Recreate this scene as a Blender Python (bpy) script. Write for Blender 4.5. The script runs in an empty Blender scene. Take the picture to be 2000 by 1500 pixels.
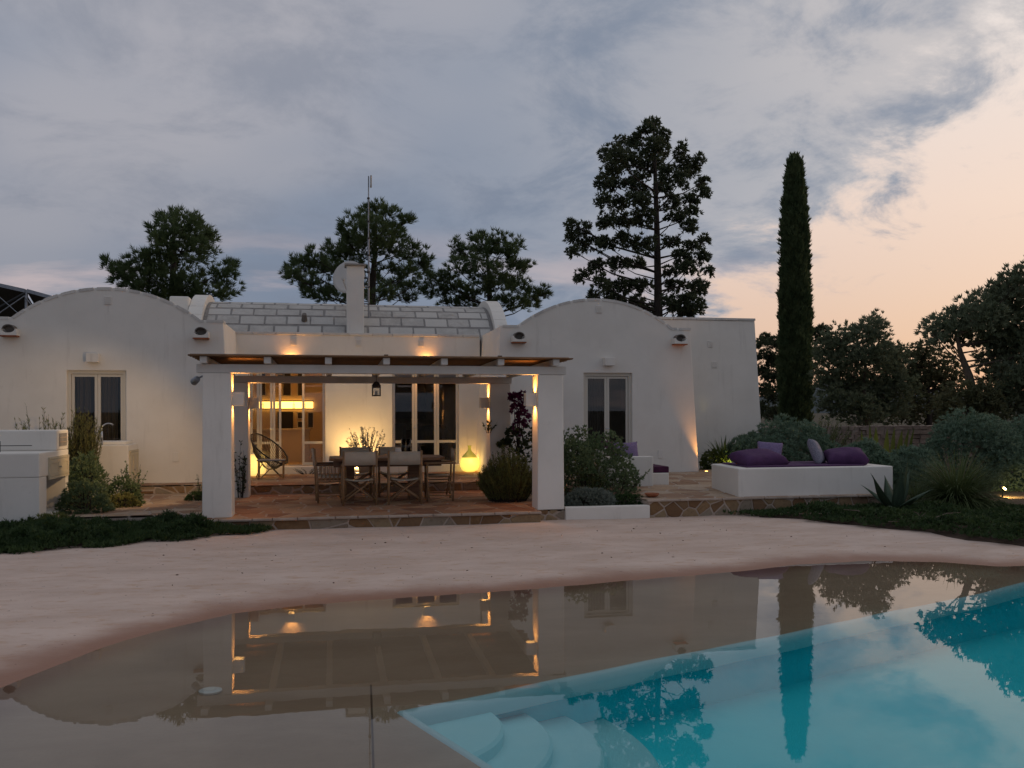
import bpy, bmesh, math, random
import numpy as np
from mathutils import Vector, Matrix
random.seed(7)
rng = np.random.default_rng(7)
sc = bpy.context.scene
col = sc.collection
R = math.radians

# ---------------------------------------------------------------- camera
FPX, CAM_H, YAW, ROLL = 1760.0, 1.8, R(11.3), R(-0.15)
CXP, CYP = 1000.0, 803.0
r0 = Vector((math.cos(YAW), -math.sin(YAW), 0)); u0 = Vector((0, 0, 1)); fw = Vector((math.sin(YAW), math.cos(YAW), 0))
rt = r0*math.cos(ROLL)+u0*math.sin(ROLL); up = u0*math.cos(ROLL)-r0*math.sin(ROLL)
cd = bpy.data.cameras.new('camera'); cam = bpy.data.objects.new('camera', cd); col.objects.link(cam)
cam.matrix_world = Matrix(((rt.x, up.x, -fw.x, 0), (rt.y, up.y, -fw.y, 0), (rt.z, up.z, -fw.z, CAM_H), (0, 0, 0, 1)))
cd.sensor_width = 36; cd.lens = 36*FPX/2000; cd.shift_y = (CYP-750)/2000
cd.clip_start = 0.05; cd.clip_end = 9000
sc.camera = cam
def at(px, py, Y):
    v = fw+rt*((px-CXP)/FPX)-up*((py-CYP)/FPX)
    return Vector((0, 0, CAM_H))+v*(Y/v.y)

# ---------------------------------------------------------------- sky, sun, exposure
SUNSET_AZ = 75.0      # degrees to the right of +Y
SUN_EL = 3.0
sc.view_settings.view_transform = 'Standard'; sc.view_settings.look = 'None'
sc.view_settings.exposure = 0.55; sc.view_settings.gamma = 1.0; sc.view_settings.use_curve_mapping = False
sc.cycles.use_denoising = True
sc.cycles.max_bounces = 8; sc.cycles.transparent_max_bounces = 12
sc.cycles.sample_clamp_indirect = 4.0
world = bpy.data.worlds.new('World'); sc.world = world; world.use_nodes = True

class NT:
    """small helper for node trees"""
    def __init__(s, nt): s.nt = nt
    def n(s, t, **kw):
        nd = s.nt.nodes.new(t)
        for k, v in kw.items():
            if k.startswith('i_'): nd.inputs[k[2:].replace('_', ' ')].default_value = v
            else: setattr(nd, k, v)
        return nd
    def l(s, a, b): s.nt.links.new(a, b)
    def put(s, sock, v):
        if hasattr(v, 'is_output'): s.l(v, sock)
        else: sock.default_value = v
    def m(s, op, a, b=0.0, c=None, clamp=False):
        nd = s.n('ShaderNodeMath', operation=op, use_clamp=clamp)
        s.put(nd.inputs[0], a); s.put(nd.inputs[1], b)
        if c is not None: s.put(nd.inputs[2], c)
        return nd.outputs[0]
    def mix(s, f, a, b, mode='MIX'):
        nd = s.n('ShaderNodeMix', data_type='RGBA', blend_type=mode)
        s.put(nd.inputs[0], f); s.put(nd.inputs[6], c4(a)); s.put(nd.inputs[7], c4(b))
        return nd.outputs[2]
    def noise(s, vec, scale, detail=4, rough=.55, dist=0.0):
        nd = s.n('ShaderNodeTexNoise'); nd.inputs['Scale'].default_value = scale; nd.inputs['Detail'].default_value = detail
        nd.inputs['Roughness'].default_value = rough; nd.inputs['Distortion'].default_value = dist
        if vec is not None: s.l(vec, nd.inputs['Vector'])
        return nd.outputs['Fac']
    def ramp(s, f, pts, interp='LINEAR'):
        nd = s.n('ShaderNodeValToRGB'); cr = nd.color_ramp; cr.interpolation = interp
        while len(cr.elements) < len(pts): cr.elements.new(.5)
        for e, (p, c) in zip(cr.elements, pts):
            e.position = p; e.color = c4(c) if not isinstance(c, (int, float)) else (c, c, c, 1)
        s.put(nd.inputs[0], f)
        return nd.outputs[0]
    def sstep(s, x, a, b):
        nd = s.n('ShaderNodeMapRange', interpolation_type='SMOOTHSTEP')
        s.put(nd.inputs[0], x); nd.inputs[1].default_value = a; nd.inputs[2].default_value = b
        return nd.outputs[0]
    def vmap(s, vec, scale=(1, 1, 1), rot=(0, 0, 0), loc=(0, 0, 0)):
        nd = s.n('ShaderNodeMapping'); s.l(vec, nd.inputs[0]); nd.inputs['Scale'].default_value = scale
        nd.inputs['Rotation'].default_value = rot; nd.inputs['Location'].default_value = loc
        return nd.outputs[0]
def c4(c):
    if hasattr(c, 'is_output'): return c
    return tuple(c) if len(c) == 4 else (c[0], c[1], c[2], 1.0)
def S(r, g, b):
    f = lambda v: (v/255/12.92) if v/255 <= .04045 else ((v/255+.055)/1.055)**2.4
    return (f(r), f(g), f(b))

def build_world():
    t = NT(world.node_tree); t.nt.nodes.clear()
    tc = t.n('ShaderNodeTexCoord'); d = tc.outputs['Generated']
    sep = t.n('ShaderNodeSeparateXYZ'); t.l(d, sep.inputs[0])
    x, y, z = sep.outputs
    # angle round the horizon away from the sunset, and elevation, in degrees
    a = R(SUNSET_AZ); sx, sy = math.sin(a), math.cos(a)
    along = t.m('ADD', t.m('MULTIPLY', x, sx), t.m('MULTIPLY', y, sy))
    across = t.m('SUBTRACT', t.m('MULTIPLY', x, sy), t.m('MULTIPLY', y, sx))
    az = t.m('MULTIPLY', t.m('ABSOLUTE', t.m('ARCTAN2', across, along)), 180/math.pi)
    el = t.m('MULTIPLY', t.m('ARCSINE', z), 180/math.pi)
    elc = t.m('MAXIMUM', el, 0.0)
    # cloud-plane coordinates
    den = t.m('ADD', t.m('MAXIMUM', z, 0.0), 0.28)
    cmb = t.n('ShaderNodeCombineXYZ'); t.l(t.m('DIVIDE', x, den), cmb.inputs[0]); t.l(t.m('DIVIDE', y, den), cmb.inputs[1])
    p = cmb.outputs[0]
    n1 = t.noise(t.vmap(p, (1.0, 1.0, 1), (0, 0, R(20))), 1.5, 6, .55, .3)
    n2 = t.noise(t.vmap(p, (1, 1.1, 1), (0, 0, R(-35)), (3.1, 1.7, 0)), 3.4, 10, .64, .35)
    n3 = t.noise(t.vmap(p, (.7, .8, 1), (0, 0, R(30)), (7.3, 4.1, 0)), 1.1, 3, .5)
    # the cloud sheet ends on a slanting edge towards the sunset
    edge = t.m('ADD', t.m('SUBTRACT', el, 4.5), t.m('MULTIPLY', t.m('SUBTRACT', az, 51.5), .66))
    edge = t.m('ADD', edge, t.m('MULTIPLY', t.m('SUBTRACT', n1, .5), 16.0))
    edge = t.m('ADD', edge, t.m('MULTIPLY', t.m('SUBTRACT', n2, .5), 34.0))
    sheet = t.sstep(edge, -1.5, 5.0)
    # clear sky: peach at the horizon paling upwards
    clear = t.ramp(t.m('DIVIDE', elc, 90.0), [(0, S(164, 128, 118)), (.06, S(180, 147, 134)), (.13, S(193, 168, 155)), (.24, S(196, 185, 179)), (.45, S(170, 176, 188)), (1, S(135, 148, 170))])
    sky = t.n('ShaderNodeTexSky', sky_type='NISHITA', sun_disc=False); sky.sun_elevation = R(SUN_EL); sky.sun_rotation = R(SUNSET_AZ)
    clear = t.mix(.04, clear, sky.outputs[0])
    away = t.sstep(az, 30, 120)
    clear = t.mix(away, clear, t.ramp(t.m('DIVIDE', elc, 90.0), [(0, S(168, 152, 152)), (.06, S(168, 158, 162)), (.15, S(158, 158, 170)), (1, S(140, 152, 175))]))
    # cloud colours: broad soft bodies of blue-grey and lilac, finer wisps on top
    body = t.sstep(n3, .36, .62)
    cl = t.mix(body, S(141, 141, 148), S(104, 116, 134))
    wisp = t.sstep(n2, .42, .68)
    cl = t.mix(t.m('MULTIPLY', wisp, .45), cl, S(98, 106, 121))
    warm = t.m('SUBTRACT', 1.0, t.sstep(az, 28, 78))
    cl = t.mix(t.m('MULTIPLY', warm, .75), cl, t.mix(wisp, S(182, 176, 173), S(118, 127, 141)))
    # darker low over the horizon away from the sunset, with pinkish gaps
    low = t.m('SUBTRACT', 1.0, t.sstep(el, 2.0, 20.0))
    cl = t.mix(t.m('MULTIPLY', t.m('MULTIPLY', low, .55), t.sstep(az, 52, 85)), cl, S(104, 110, 122))
    strk = t.noise(t.vmap(p, (.45, 1.1, 1), (0, 0, R(-8)), (1.3, 0, 0)), 2.4, 6, .6)
    gap = t.m('MULTIPLY', t.m('MULTIPLY', t.sstep(strk, .48, .66), t.m('SUBTRACT', 1.0, t.sstep(el, 5, 13))), .75)
    cl = t.mix(gap, cl, S(178, 160, 158))
    out = t.mix(sheet, clear, cl)
    # below the horizon
    out = t.mix(t.sstep(el, -3.0, -0.5), S(90, 85, 80), out)
    bg = t.n('ShaderNodeBackground'); t.l(out, bg.inputs[0]); bg.inputs[1].default_value = WORLD_STRENGTH
    ow = t.n('ShaderNodeOutputWorld'); t.l(bg.outputs[0], ow.inputs[0])
WORLD_STRENGTH = 1.0
build_world()
sd = bpy.data.lights.new('sun', 'SUN'); sd.energy = 0.12; sd.angle = R(25); sd.color = (1, .72, .52)
sun = bpy.data.objects.new('sun', sd); col.objects.link(sun)
sun.rotation_euler = Vector((-math.sin(R(SUNSET_AZ))*math.cos(R(SUN_EL)), -math.cos(R(SUNSET_AZ))*math.cos(R(SUN_EL)), -math.sin(R(SUN_EL)))).to_track_quat('-Z', 'Y').to_euler()

# ---------------------------------------------------------------- materials
def mat(name, color, rough=.8, var=None, vscale=4.0, bump=0.0, bscale=40.0, metal=0.0, spec=.3, rand=None, stretch=(1, 1, 1), detail=5, tones=None):
    m = bpy.data.materials.new(name); m.use_nodes = True; t = NT(m.node_tree)
    b = t.nt.nodes['Principled BSDF']; b.inputs['Roughness'].default_value = rough; b.inputs['Metallic'].default_value = metal
    b.inputs['Specular IOR Level'].default_value = spec
    geo = t.n('ShaderNodeNewGeometry'); pos = t.vmap(geo.outputs['Position'], stretch)
    c = c4(color)
    if var is not None:
        f = t.sstep(t.noise(pos, vscale, detail, .6), .32, .68)
        c = t.mix(f, c, var)
    if rand is not None:
        oi = t.n('ShaderNodeObjectInfo'); c = t.mix(t.ramp(oi.outputs['Random'], [(0, 0.0), (1, 1.0)]), c, rand)
        if tones:
            r2 = t.m('FRACT', t.m('MULTIPLY', oi.outputs['Random'], 7.13)); c = t.mix(t.m('MULTIPLY', t.sstep(r2, .45, .75), .75), c, tones[0]); r3 = t.m('FRACT', t.m('MULTIPLY', oi.outputs['Random'], 17.7)); c = t.mix(t.m('MULTIPLY', t.sstep(r3, .6, .85), .75), c, tones[1])
            c = t.mix(t.m('MULTIPLY', t.sstep(t.noise(pos, 14, 5, .7), .5, .7), .4), c, tones[2])
    t.put(b.inputs['Base Color'], c)
    if bump:
        bp = t.n('ShaderNodeBump'); bp.inputs['Strength'].default_value = bump; bp.inputs['Distance'].default_value = .02
        t.l(t.noise(pos, bscale, 4, .6), bp.inputs['Height']); t.l(bp.outputs[0], b.inputs['Normal'])
    return m
def emis(name, color, strength):
    m = bpy.data.materials.new(name); m.use_nodes = True; t = NT(m.node_tree); t.nt.nodes.clear()
    e = t.n('ShaderNodeEmission'); e.inputs[0].default_value = c4(color); e.inputs[1].default_value = strength
    o = t.n('ShaderNodeOutputMaterial'); t.l(e.outputs[0], o.inputs[0]); return m
def plaster(name, a, b):
    m = bpy.data.materials.new(name); m.use_nodes = True; t = NT(m.node_tree); p = t.nt.nodes['Principled BSDF']
    geo = t.n('ShaderNodeNewGeometry'); pos = geo.outputs['Position']
    f = t.sstep(t.noise(pos, 1.3, 5, .6), .3, .72)
    c = t.mix(f, a, b)
    st = t.sstep(t.noise(t.vmap(pos, (3, 3, .35)), 1.6, 6, .65), .56, .8)      # faint rain streaks
    c = t.mix(t.m('MULTIPLY', st, .45), c, (.42, .38, .33))
    sp = t.sstep(t.noise(pos, 9.0, 5, .7), .60, .78)
    c = t.mix(t.m('MULTIPLY', sp, .26), c, (.50, .46, .40))
    t.l(c, p.inputs['Base Color']); p.inputs['Roughness'].default_value = .9; p.inputs['Specular IOR Level'].default_value = .15
    bp = t.n('ShaderNodeBump'); bp.inputs['Strength'].default_value = .14; bp.inputs['Distance'].default_value = .010
    h = t.m('ADD', t.m('MULTIPLY', t.noise(pos, 7, 4, .5), .7), t.m('MULTIPLY', t.noise(pos, 55, 3, .6), .3))
    t.l(h, bp.inputs['Height']); t.l(bp.outputs[0], p.inputs['Normal'])
    return m
M = {}
M['plaster'] = plaster('white_plaster', (.76, .72, .655), (.70, .66, .595))
M['paint'] = mat('painted_timber', (.60, .58, .54), .7, (.54, .52, .48), 3, .1, 30)
M['coping'] = mat('coping_stone', (.60, .57, .53), .85, (.46, .44, .41), 5, .3, 30, rand=(.66, .63, .58))
M['roofblock'] = mat('roof_block', (.47, .44, .40), .9, (.34, .315, .285), 6, .6, 16, rand=(.54, .51, .465))
M['mortar_grey'] = mat('grey_mortar', (.30, .28, .26), .95, (.23, .215, .20), 6, .4, 30)
M['mortar'] = mat('pale_mortar', (.44, .355, .29), .95, (.34, .265, .21), 5, .4, 30)
M['paving'] = mat('paving_stone', (.33, .155, .075), .8, (.23, .10, .05), 5, .6, 22, rand=(.38, .22, .13), tones=((.20, .085, .045), (.40, .27, .17), (.16, .085, .05)))
M['paving_pale'] = mat('pale_paving_stone', (.34, .215, .125), .8, (.25, .15, .085), 5, .6, 22, rand=(.42, .30, .20), tones=((.24, .13, .075), (.44, .34, .25), (.18, .11, .07)))
M['riser'] = mat('riser_stone', (.26, .155, .075), .9, (.17, .095, .045), 6, .9, 14, rand=(.30, .22, .13), tones=((.15, .075, .035), (.26, .22, .17), (.11, .07, .04)))
M['wood'] = mat('table_wood', (.24, .13, .07), .55, (.16, .085, .045), 3, .25, 25, stretch=(.6, 6, 6))
M['bamboo'] = mat('bamboo_pole', (.34, .21, .11), .5, (.24, .14, .07), 6, .15, 30)
M['darkwood'] = mat('dark_wood', (.13, .075, .045), .6, (.09, .05, .03), 5, .2, 25)
M['canvas'] = mat('cream_canvas', (.50, .44, .35), .9, (.43, .38, .30), 6, .25, 120)
M['reed'] = mat('reed_mat', (.24, .14, .07), .8, (.15, .085, .045), 9, .4, 60, stretch=(1, 6, 6))
M['black'] = mat('black_metal', (.012, .011, .011), .4, spec=.4)
M['lantern'] = mat('dark_bronze', (.035, .028, .024), .5, spec=.4)
M['steel'] = mat('steel', (.5, .5, .5), .28, metal=1.0)
M['galv'] = mat('galvanised', (.32, .33, .35), .45, (.24, .25, .27), 12, metal=.7)
M['panel'] = mat('brown_panel', (.055, .045, .040), .5)
M['dish'] = mat('dish_paint', (.55, .52, .48), .5)
M['cupboard'] = mat('cream_cupboard', (.56, .49, .36), .6, (.50, .44, .32), 4)
M['aludoor'] = mat('cream_door_frame', (.60, .56, .48), .5)
M['purple'] = mat('purple_fabric', (.085, .034, .098), .9, (.066, .026, .078), 8, .6, 16)
M['lilac'] = mat('lilac_fabric', (.23, .17, .29), .9, (.18, .13, .235), 30, .6, 18)
M['silver'] = mat('grey_woven_fabric', (.31, .29, .34), .9, (.17, .16, .20), 60, .3, 120)
M['maroon'] = mat('dark_plum_fabric', (.075, .018, .05), .9, (.05, .012, .035), 8, .3, 150)
M['terracotta'] = mat('terracotta', (.38, .13, .055), .75, (.26, .085, .04), 9, .3, 40)
M['darktile'] = mat('dark_tile', (.17, .145, .125), .6, (.11, .095, .08), 9)
M['vent'] = mat('vent_plastic', (.70, .665, .61), .8)
M['soil'] = mat('soil', (.055, .036, .024), .95, (.10, .065, .045), 6, .8, 25)
M['ground'] = mat('dry_grass_ground', (.035, .036, .018), .95, (.055, .045, .028), .6, .5, 8)
M['hill'] = mat('hazy_hill_scrub', (.035, .05, .055), .95, (.05, .065, .07), .03)  # bluish distance haze is put into the scrub colour
M['bark'] = mat('bark', (.055, .042, .033), .95, (.03, .024, .02), 8, .8, 20, stretch=(3, 3, .7))
M['olivebark'] = mat('olive_bark', (.15, .115, .085), .95, (.09, .07, .05), 8, .8, 14, stretch=(3, 3, .7))
M['drystone'] = mat('dry_stone', (.34, .27, .23), .95, (.24, .19, .16), 5, .6, 18)
M['twig'] = mat('dry_twig', (.24, .17, .14), .9, (.15, .10, .085), 12)
M['picture'] = mat('dark_picture', (.018, .014, .012), .4, (.035, .025, .02), 3)
M['room'] = mat('interior_wall', (.62, .48, .32), .9)
M['roomfloor'] = mat('interior_floor', (.34, .27, .20), .5)
M['counter'] = mat('interior_counter', (.42, .36, .30), .6)
M['curtain'] = mat('dark_curtain', (.15, .125, .11), .9, (.10, .085, .075), 6, stretch=(8, 8, .2))
M['white_ceramic'] = mat('white_ceramic', (.7, .69, .66), .3)
M['pot'] = mat('clay_pot', (.30, .24, .18), .85)
def leafmat(name, a, b, sc_=1.2, rough=.6, trans=.35, spec=.25):
    m = bpy.data.materials.new(name); m.use_nodes = True; t = NT(m.node_tree); p = t.nt.nodes['Principled BSDF']
    geo = t.n('ShaderNodeNewGeometry')
    c = t.mix(t.sstep(t.noise(geo.outputs['Position'], sc_, 5, .65), .3, .7), a, b)
    c = t.mix(t.m('MULTIPLY', t.noise(geo.outputs['Position'], 35, 2, .5), .5), c, tuple(v*.6 for v in a))
    t.l(c, p.inputs['Base Color']); p.inputs['Roughness'].default_value = rough; p.inputs['Specular IOR Level'].default_value = spec
    tr = t.n('ShaderNodeBsdfTranslucent'); t.l(c, tr.inputs[0])
    mx = t.n('ShaderNodeMixShader'); mx.inputs[0].default_value = trans
    t.l(p.outputs[0], mx.inputs[1]); t.l(tr.outputs[0], mx.inputs[2])
    t.l(mx.outputs[0], t.nt.nodes['Material Output'].inputs[0]); return m
M['pine'] = leafmat('pine_needles', (0.078, 0.118, 0.048), (0.144, 0.189, 0.074), .8)
M['conifer'] = leafmat('conifer_scales', (0.063, 0.083, 0.044), (0.115, 0.133, 0.070), .8)
M['cypress'] = leafmat('cypress_scales', (0.076, 0.115, 0.050), (0.153, 0.190, 0.084), 1.5)
M['olive'] = leafmat('olive_leaves', (0.139, 0.173, 0.096), (0.217, 0.248, 0.159), 1.5)
M['carob'] = leafmat('evergreen_leaves', (0.101, 0.114, 0.055), (0.190, 0.176, 0.089), 1.2)
M['shrub'] = leafmat('shrub_leaves', (0.112, 0.169, 0.075), (0.212, 0.261, 0.137), 3)
M['pitto'] = leafmat('rosette_leaves', (0.123, 0.200, 0.130), (0.246, 0.323, 0.230), 3)
M['rosemary'] = leafmat('rosemary_needles', (0.132, 0.156, 0.048), (0.240, 0.252, 0.084), 3)
M['herb'] = leafmat('tall_herb_leaves', (0.168, 0.168, 0.057), (0.270, 0.259, 0.090), 3)
M['santolina'] = leafmat('grey_leaves', (0.175, 0.213, 0.175), (0.263, 0.294, 0.250), 5)
M['cover'] = leafmat('creeping_cover', (0.035, 0.067, 0.023), (0.078, 0.122, 0.042), 3)
M['grass'] = leafmat('clump_grass', (0.084, 0.126, 0.046), (0.157, 0.189, 0.074), 3)
M['drygrass'] = leafmat('dry_stalks', (.22, .17, .11), (.30, .24, .16), 3)
M['agave'] = leafmat('agave_leaf', (0.083, 0.132, 0.083), (0.121, 0.171, 0.110), 4, .5)
M['canna'] = leafmat('broad_leaf', (.085, .12, .03), (.13, .15, .05), 4, .45)
M['boug'] = leafmat('purple_bracts', (.10, .012, .055), (.16, .02, .08), 5)
M['darkleaf'] = leafmat('dark_leaves', (0.046, 0.066, 0.029), (0.083, 0.104, 0.046), 3)
M['whiteleaf'] = leafmat('silvery_leaves', (.34, .34, .29), (.46, .45, .38), 4)
def glassmat(name, tint, refl=1.0):
    m = bpy.data.materials.new(name); m.use_nodes = True; t = NT(m.node_tree); t.nt.nodes.clear()
    fr = t.n('ShaderNodeFresnel'); fr.inputs[0].default_value = 1.45
    tr = t.n('ShaderNodeBsdfTransparent'); tr.inputs[0].default_value = c4(tint)
    gl = t.n('ShaderNodeBsdfGlossy'); gl.inputs['Roughness'].default_value = .01
    mx = t.n('ShaderNodeMixShader'); t.l(t.m('MULTIPLY', fr.outputs[0], refl), mx.inputs[0]); t.l(tr.outputs[0], mx.inputs[1]); t.l(gl.outputs[0], mx.inputs[2])
    o = t.n('ShaderNodeOutputMaterial'); t.l(mx.outputs[0], o.inputs[0]); return m
M['glass'] = glassmat('window_glass', (.86, .86, .84), 1.4)
M['greenglass'] = glassmat('green_glass', (.35, .45, .12), 1.2)

def water_mat():
    m = bpy.data.materials.new('pool_water'); m.use_nodes = True; t = NT(m.node_tree); t.nt.nodes.clear()
    geo = t.n('ShaderNodeNewGeometry')
    bp = t.n('ShaderNodeBump'); bp.inputs['Strength'].default_value = .006; bp.inputs['Distance'].default_value = .05
    t.l(t.noise(t.vmap(geo.outputs['Position'], (1, 1.6, 1), (0, 0, .4)), 2.2, 3, .5), bp.inputs['Height'])
    fr = t.n('ShaderNodeFresnel'); fr.inputs[0].default_value = 1.333; t.l(bp.outputs[0], fr.inputs['Normal'])
    tr = t.n('ShaderNodeBsdfTransparent'); tr.inputs[0].default_value = (.90, .96, .95, 1)
    gl = t.n('ShaderNodeBsdfGlossy'); gl.inputs['Roughness'].default_value = .004; gl.inputs[0].default_value = (.97, .97, .97, 1); t.l(bp.outputs[0], gl.inputs['Normal'])
    mx = t.n('ShaderNodeMixShader'); t.l(fr.outputs[0], mx.inputs[0]); t.l(tr.outputs[0], mx.inputs[1]); t.l(gl.outputs[0], mx.inputs[2])
    o = t.n('ShaderNodeOutputMaterial'); t.l(mx.outputs[0], o.inputs[0]); return m
M['water'] = water_mat()
def deck_mat():
    m = bpy.data.materials.new('beach_concrete'); m.use_nodes = True; t = NT(m.node_tree); p = t.nt.nodes['Principled BSDF']
    geo = t.n('ShaderNodeNewGeometry'); pos = geo.outputs['Position']
    sp = t.n('ShaderNodeSeparateXYZ'); t.l(pos, sp.inputs[0])
    a = t.noise(t.vmap(pos, (.7, 1.6, 1), (0, 0, .2)), 1.2, 7, .62, .3)
    b = t.noise(t.vmap(pos, (1, 2.2, 1), (0, 0, .1)), 4.5, 7, .7)
    c = t.mix(t.sstep(a, .3, .7), (.64, .505, .425), (.53, .40, .325))
    c = t.mix(t.m('MULTIPLY', t.sstep(b, .50, .68), .6), c, (.48, .30, .19))
    c = t.mix(t.m('MULTIPLY', t.sstep(t.noise(pos, 11, 6, .7), .55, .75), .35), c, (.66, .56, .50))
    c = t.mix(t.sstep(t.noise(pos, 22, 2, .4), .735, .76), c, (.12, .085, .07))
    # damp rim along the waterline: a real band of wet, reddish concrete
    w = t.m('ADD', sp.outputs[2], t.m('MULTIPLY', t.m('SUBTRACT', t.noise(pos, 2.5, 5, .6), .5), .016))
    wet = t.m('SUBTRACT', 1.0, t.sstep(w, .004, .032))
    c = t.mix(wet, c, (.30, .155, .10))
    sub = t.m('SUBTRACT', 1.0, t.sstep(sp.outputs[2], -.035, -.004))
    c = t.mix(sub, c, t.mix(t.sstep(a, .3, .7), (.46, .315, .215), (.38, .25, .165)))
    t.l(c, p.inputs['Base Color']); t.l(t.m('SUBTRACT', .85, t.m('MULTIPLY', wet, .35)), p.inputs['Roughness']); p.inputs['Specular IOR Level'].default_value = .25
    bp = t.n('ShaderNodeBump'); bp.inputs['Strength'].default_value = .35; bp.inputs['Distance'].default_value = .015
    t.l(t.m('ADD', t.noise(pos, 5, 5, .6), t.m('MULTIPLY', t.noise(pos, 40, 3, .6), .25)), bp.inputs['Height']); t.l(bp.outputs[0], p.inputs['Normal'])
    return m
M['deck'] = deck_mat()
M['pool'] = mat('turquoise_pool_plaster', (.02, .68, .76), .7, (.03, .72, .79), 1.5, .1, 20)
M['poolrim'] = mat('pale_pool_rim', (.50, .70, .72), .6, (.46, .66, .69), 2)
M['poolstep'] = mat('pale_aqua_plaster', (.34, .74, .78), .7, (.38, .77, .80), 2, .15, 20)

# ---------------------------------------------------------------- mesh helpers
ROOT_LOC = {}
def link(o, parent=None, local=False):
    col.objects.link(o)
    if parent is not None:
        o.parent = parent
        if not local and parent.name in ROOT_LOC: o.matrix_parent_inverse = Matrix.Translation(-ROOT_LOC[parent.name])
    return o
def tag(o, label=None, cat=None, group=None, kind=None):
    for k, v in (('label', label), ('category', cat), ('group', group), ('kind', kind)):
        if v: o[k] = v
    return o
def thing(name, label, cat, loc=(0, 0, 0), rz=0, group=None):
    o = bpy.data.objects.new(name, None); o.empty_display_size = .1; col.objects.link(o)
    o.location = loc; o.rotation_euler = (0, 0, rz); ROOT_LOC[o.name] = Vector(loc)
    return tag(o, label, cat, group)
class MB:
    def __init__(s): s.v = []; s.f = []
    def add(s, vs, fs):
        k = len(s.v); s.v += [tuple(v) for v in vs]; s.f += [tuple(i+k for i in f) for f in fs]; return s
    def box(s, x0, x1, y0, y1, z0, z1):
        return s.add([(x0, y0, z0), (x1, y0, z0), (x1, y1, z0), (x0, y1, z0), (x0, y0, z1), (x1, y0, z1), (x1, y1, z1), (x0, y1, z1)],
                     [(0, 3, 2, 1), (4, 5, 6, 7), (0, 1, 5, 4), (1, 2, 6, 5), (2, 3, 7, 6), (3, 0, 4, 7)])
    def prism(s, poly, y0, y1):            # polygon in (x, z) counter-clockwise seen from -y, extruded along y
        n = len(poly)
        vs = [(x, y0, z) for x, z in poly]+[(x, y1, z) for x, z in poly]
        fs = [tuple(range(n)), tuple(range(2*n-1, n-1, -1))]+[((i+1) % n, i, n+i, n+(i+1) % n) for i in range(n)]
        return s.add(vs, fs)
    def prismz(s, poly, z0, z1):           # polygon in (x, y) counter-clockwise seen from above
        n = len(poly)
        vs = [(x, y, z0) for x, y in poly]+[(x, y, z1) for x, y in poly]
        fs = [tuple(range(n-1, -1, -1)), tuple(range(n, 2*n))]+[(i, (i+1) % n, n+(i+1) % n, n+i) for i in range(n)]
        return s.add(vs, fs)
    def tube(s, pts, rad, n=6, cap=True):
        pts = [Vector(p) for p in pts]; rad = rad if isinstance(rad, (list, tuple)) else [rad]*len(pts)
        k = len(s.v); N = len(pts)
        for i, p in enumerate(pts):
            d = (pts[min(i+1, N-1)]-pts[max(i-1, 0)])
            d = d.normalized() if d.length > 1e-9 else Vector((0, 0, 1))
            a = d.cross(Vector((0, 0, 1)) if abs(d.z) < .9 else Vector((1, 0, 0))).normalized(); b = d.cross(a)
            for j in range(n):
                t = 2*math.pi*j/n; s.v.append(tuple(p+(a*math.cos(t)+b*math.sin(t))*rad[i]))
        for i in range(N-1):
            for j in range(n):
                s.f.append((k+i*n+j, k+(i+1)*n+j, k+(i+1)*n+(j+1) % n, k+i*n+(j+1) % n))
        if cap: s.f.append(tuple(k+j for j in range(n))); s.f.append(tuple(k+(N-1)*n+j for j in range(n-1, -1, -1)))
        return s
    def lathe(s, prof, c=(0, 0, 0), n=24, cap=True):
        k = len(s.v)
        for r, z in prof:
            for j in range(n):
                t = 2*math.pi*j/n; s.v.append((c[0]+r*math.cos(t), c[1]+r*math.sin(t), c[2]+z))
        for i in range(len(prof)-1):
            for j in range(n): s.f.append((k+i*n+j, k+i*n+(j+1) % n, k+(i+1)*n+(j+1) % n, k+(i+1)*n+j))
        if cap: s.f.append(tuple(k+j for j in range(n-1, -1, -1))); s.f.append(tuple(k+(len(prof)-1)*n+j for j in range(n)))
        return s
    def mesh(s, name, m, smooth=False, bevel=0.0, seg=2):
        me = bpy.data.meshes.new(name); me.from_pydata(s.v, [], s.f)
        bm = bmesh.new(); bm.from_mesh(me)
        if bevel:
            bmesh.ops.recalc_face_normals(bm, faces=bm.faces)
            es = [e for e in bm.edges if len(e.link_faces) == 2 and e.calc_face_angle(0) > .5]
            bmesh.ops.bevel(bm, geom=es, offset=bevel, segments=seg, profile=.6, affect='EDGES', clamp_overlap=True)
        bmesh.ops.recalc_face_normals(bm, faces=bm.faces)
        bm.to_mesh(me); bm.free()
        if smooth:
            me.polygons.foreach_set('use_smooth', [True]*len(me.polygons))
        me.materials.append(m); return me
    def build(s, name, m, parent=None, smooth=False, bevel=0.0, seg=2, local=False):
        if isinstance(m, str): m = M[m]
        return link(bpy.data.objects.new(name, s.mesh(name, m, smooth, bevel, seg)), parent, local)
def mesh_np(name, V, F, m, parent=None, smooth=False, local=False):
    me = bpy.data.meshes.new(name); me.from_pydata(V.tolist() if hasattr(V, 'tolist') else V, [], F.tolist() if hasattr(F, 'tolist') else F)
    if smooth: me.polygons.foreach_set('use_smooth', [True]*len(me.polygons))
    me.materials.append(M[m] if isinstance(m, str) else m)
    return link(bpy.data.objects.new(name, me), parent, local)
def copy_tree(o, parent=None):
    c = o.copy(); col.objects.link(c)
    if parent is not None: c.parent = parent
    for ch in [x for x in bpy.data.objects if x.parent == o]: copy_tree(ch, c)
    return c
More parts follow.
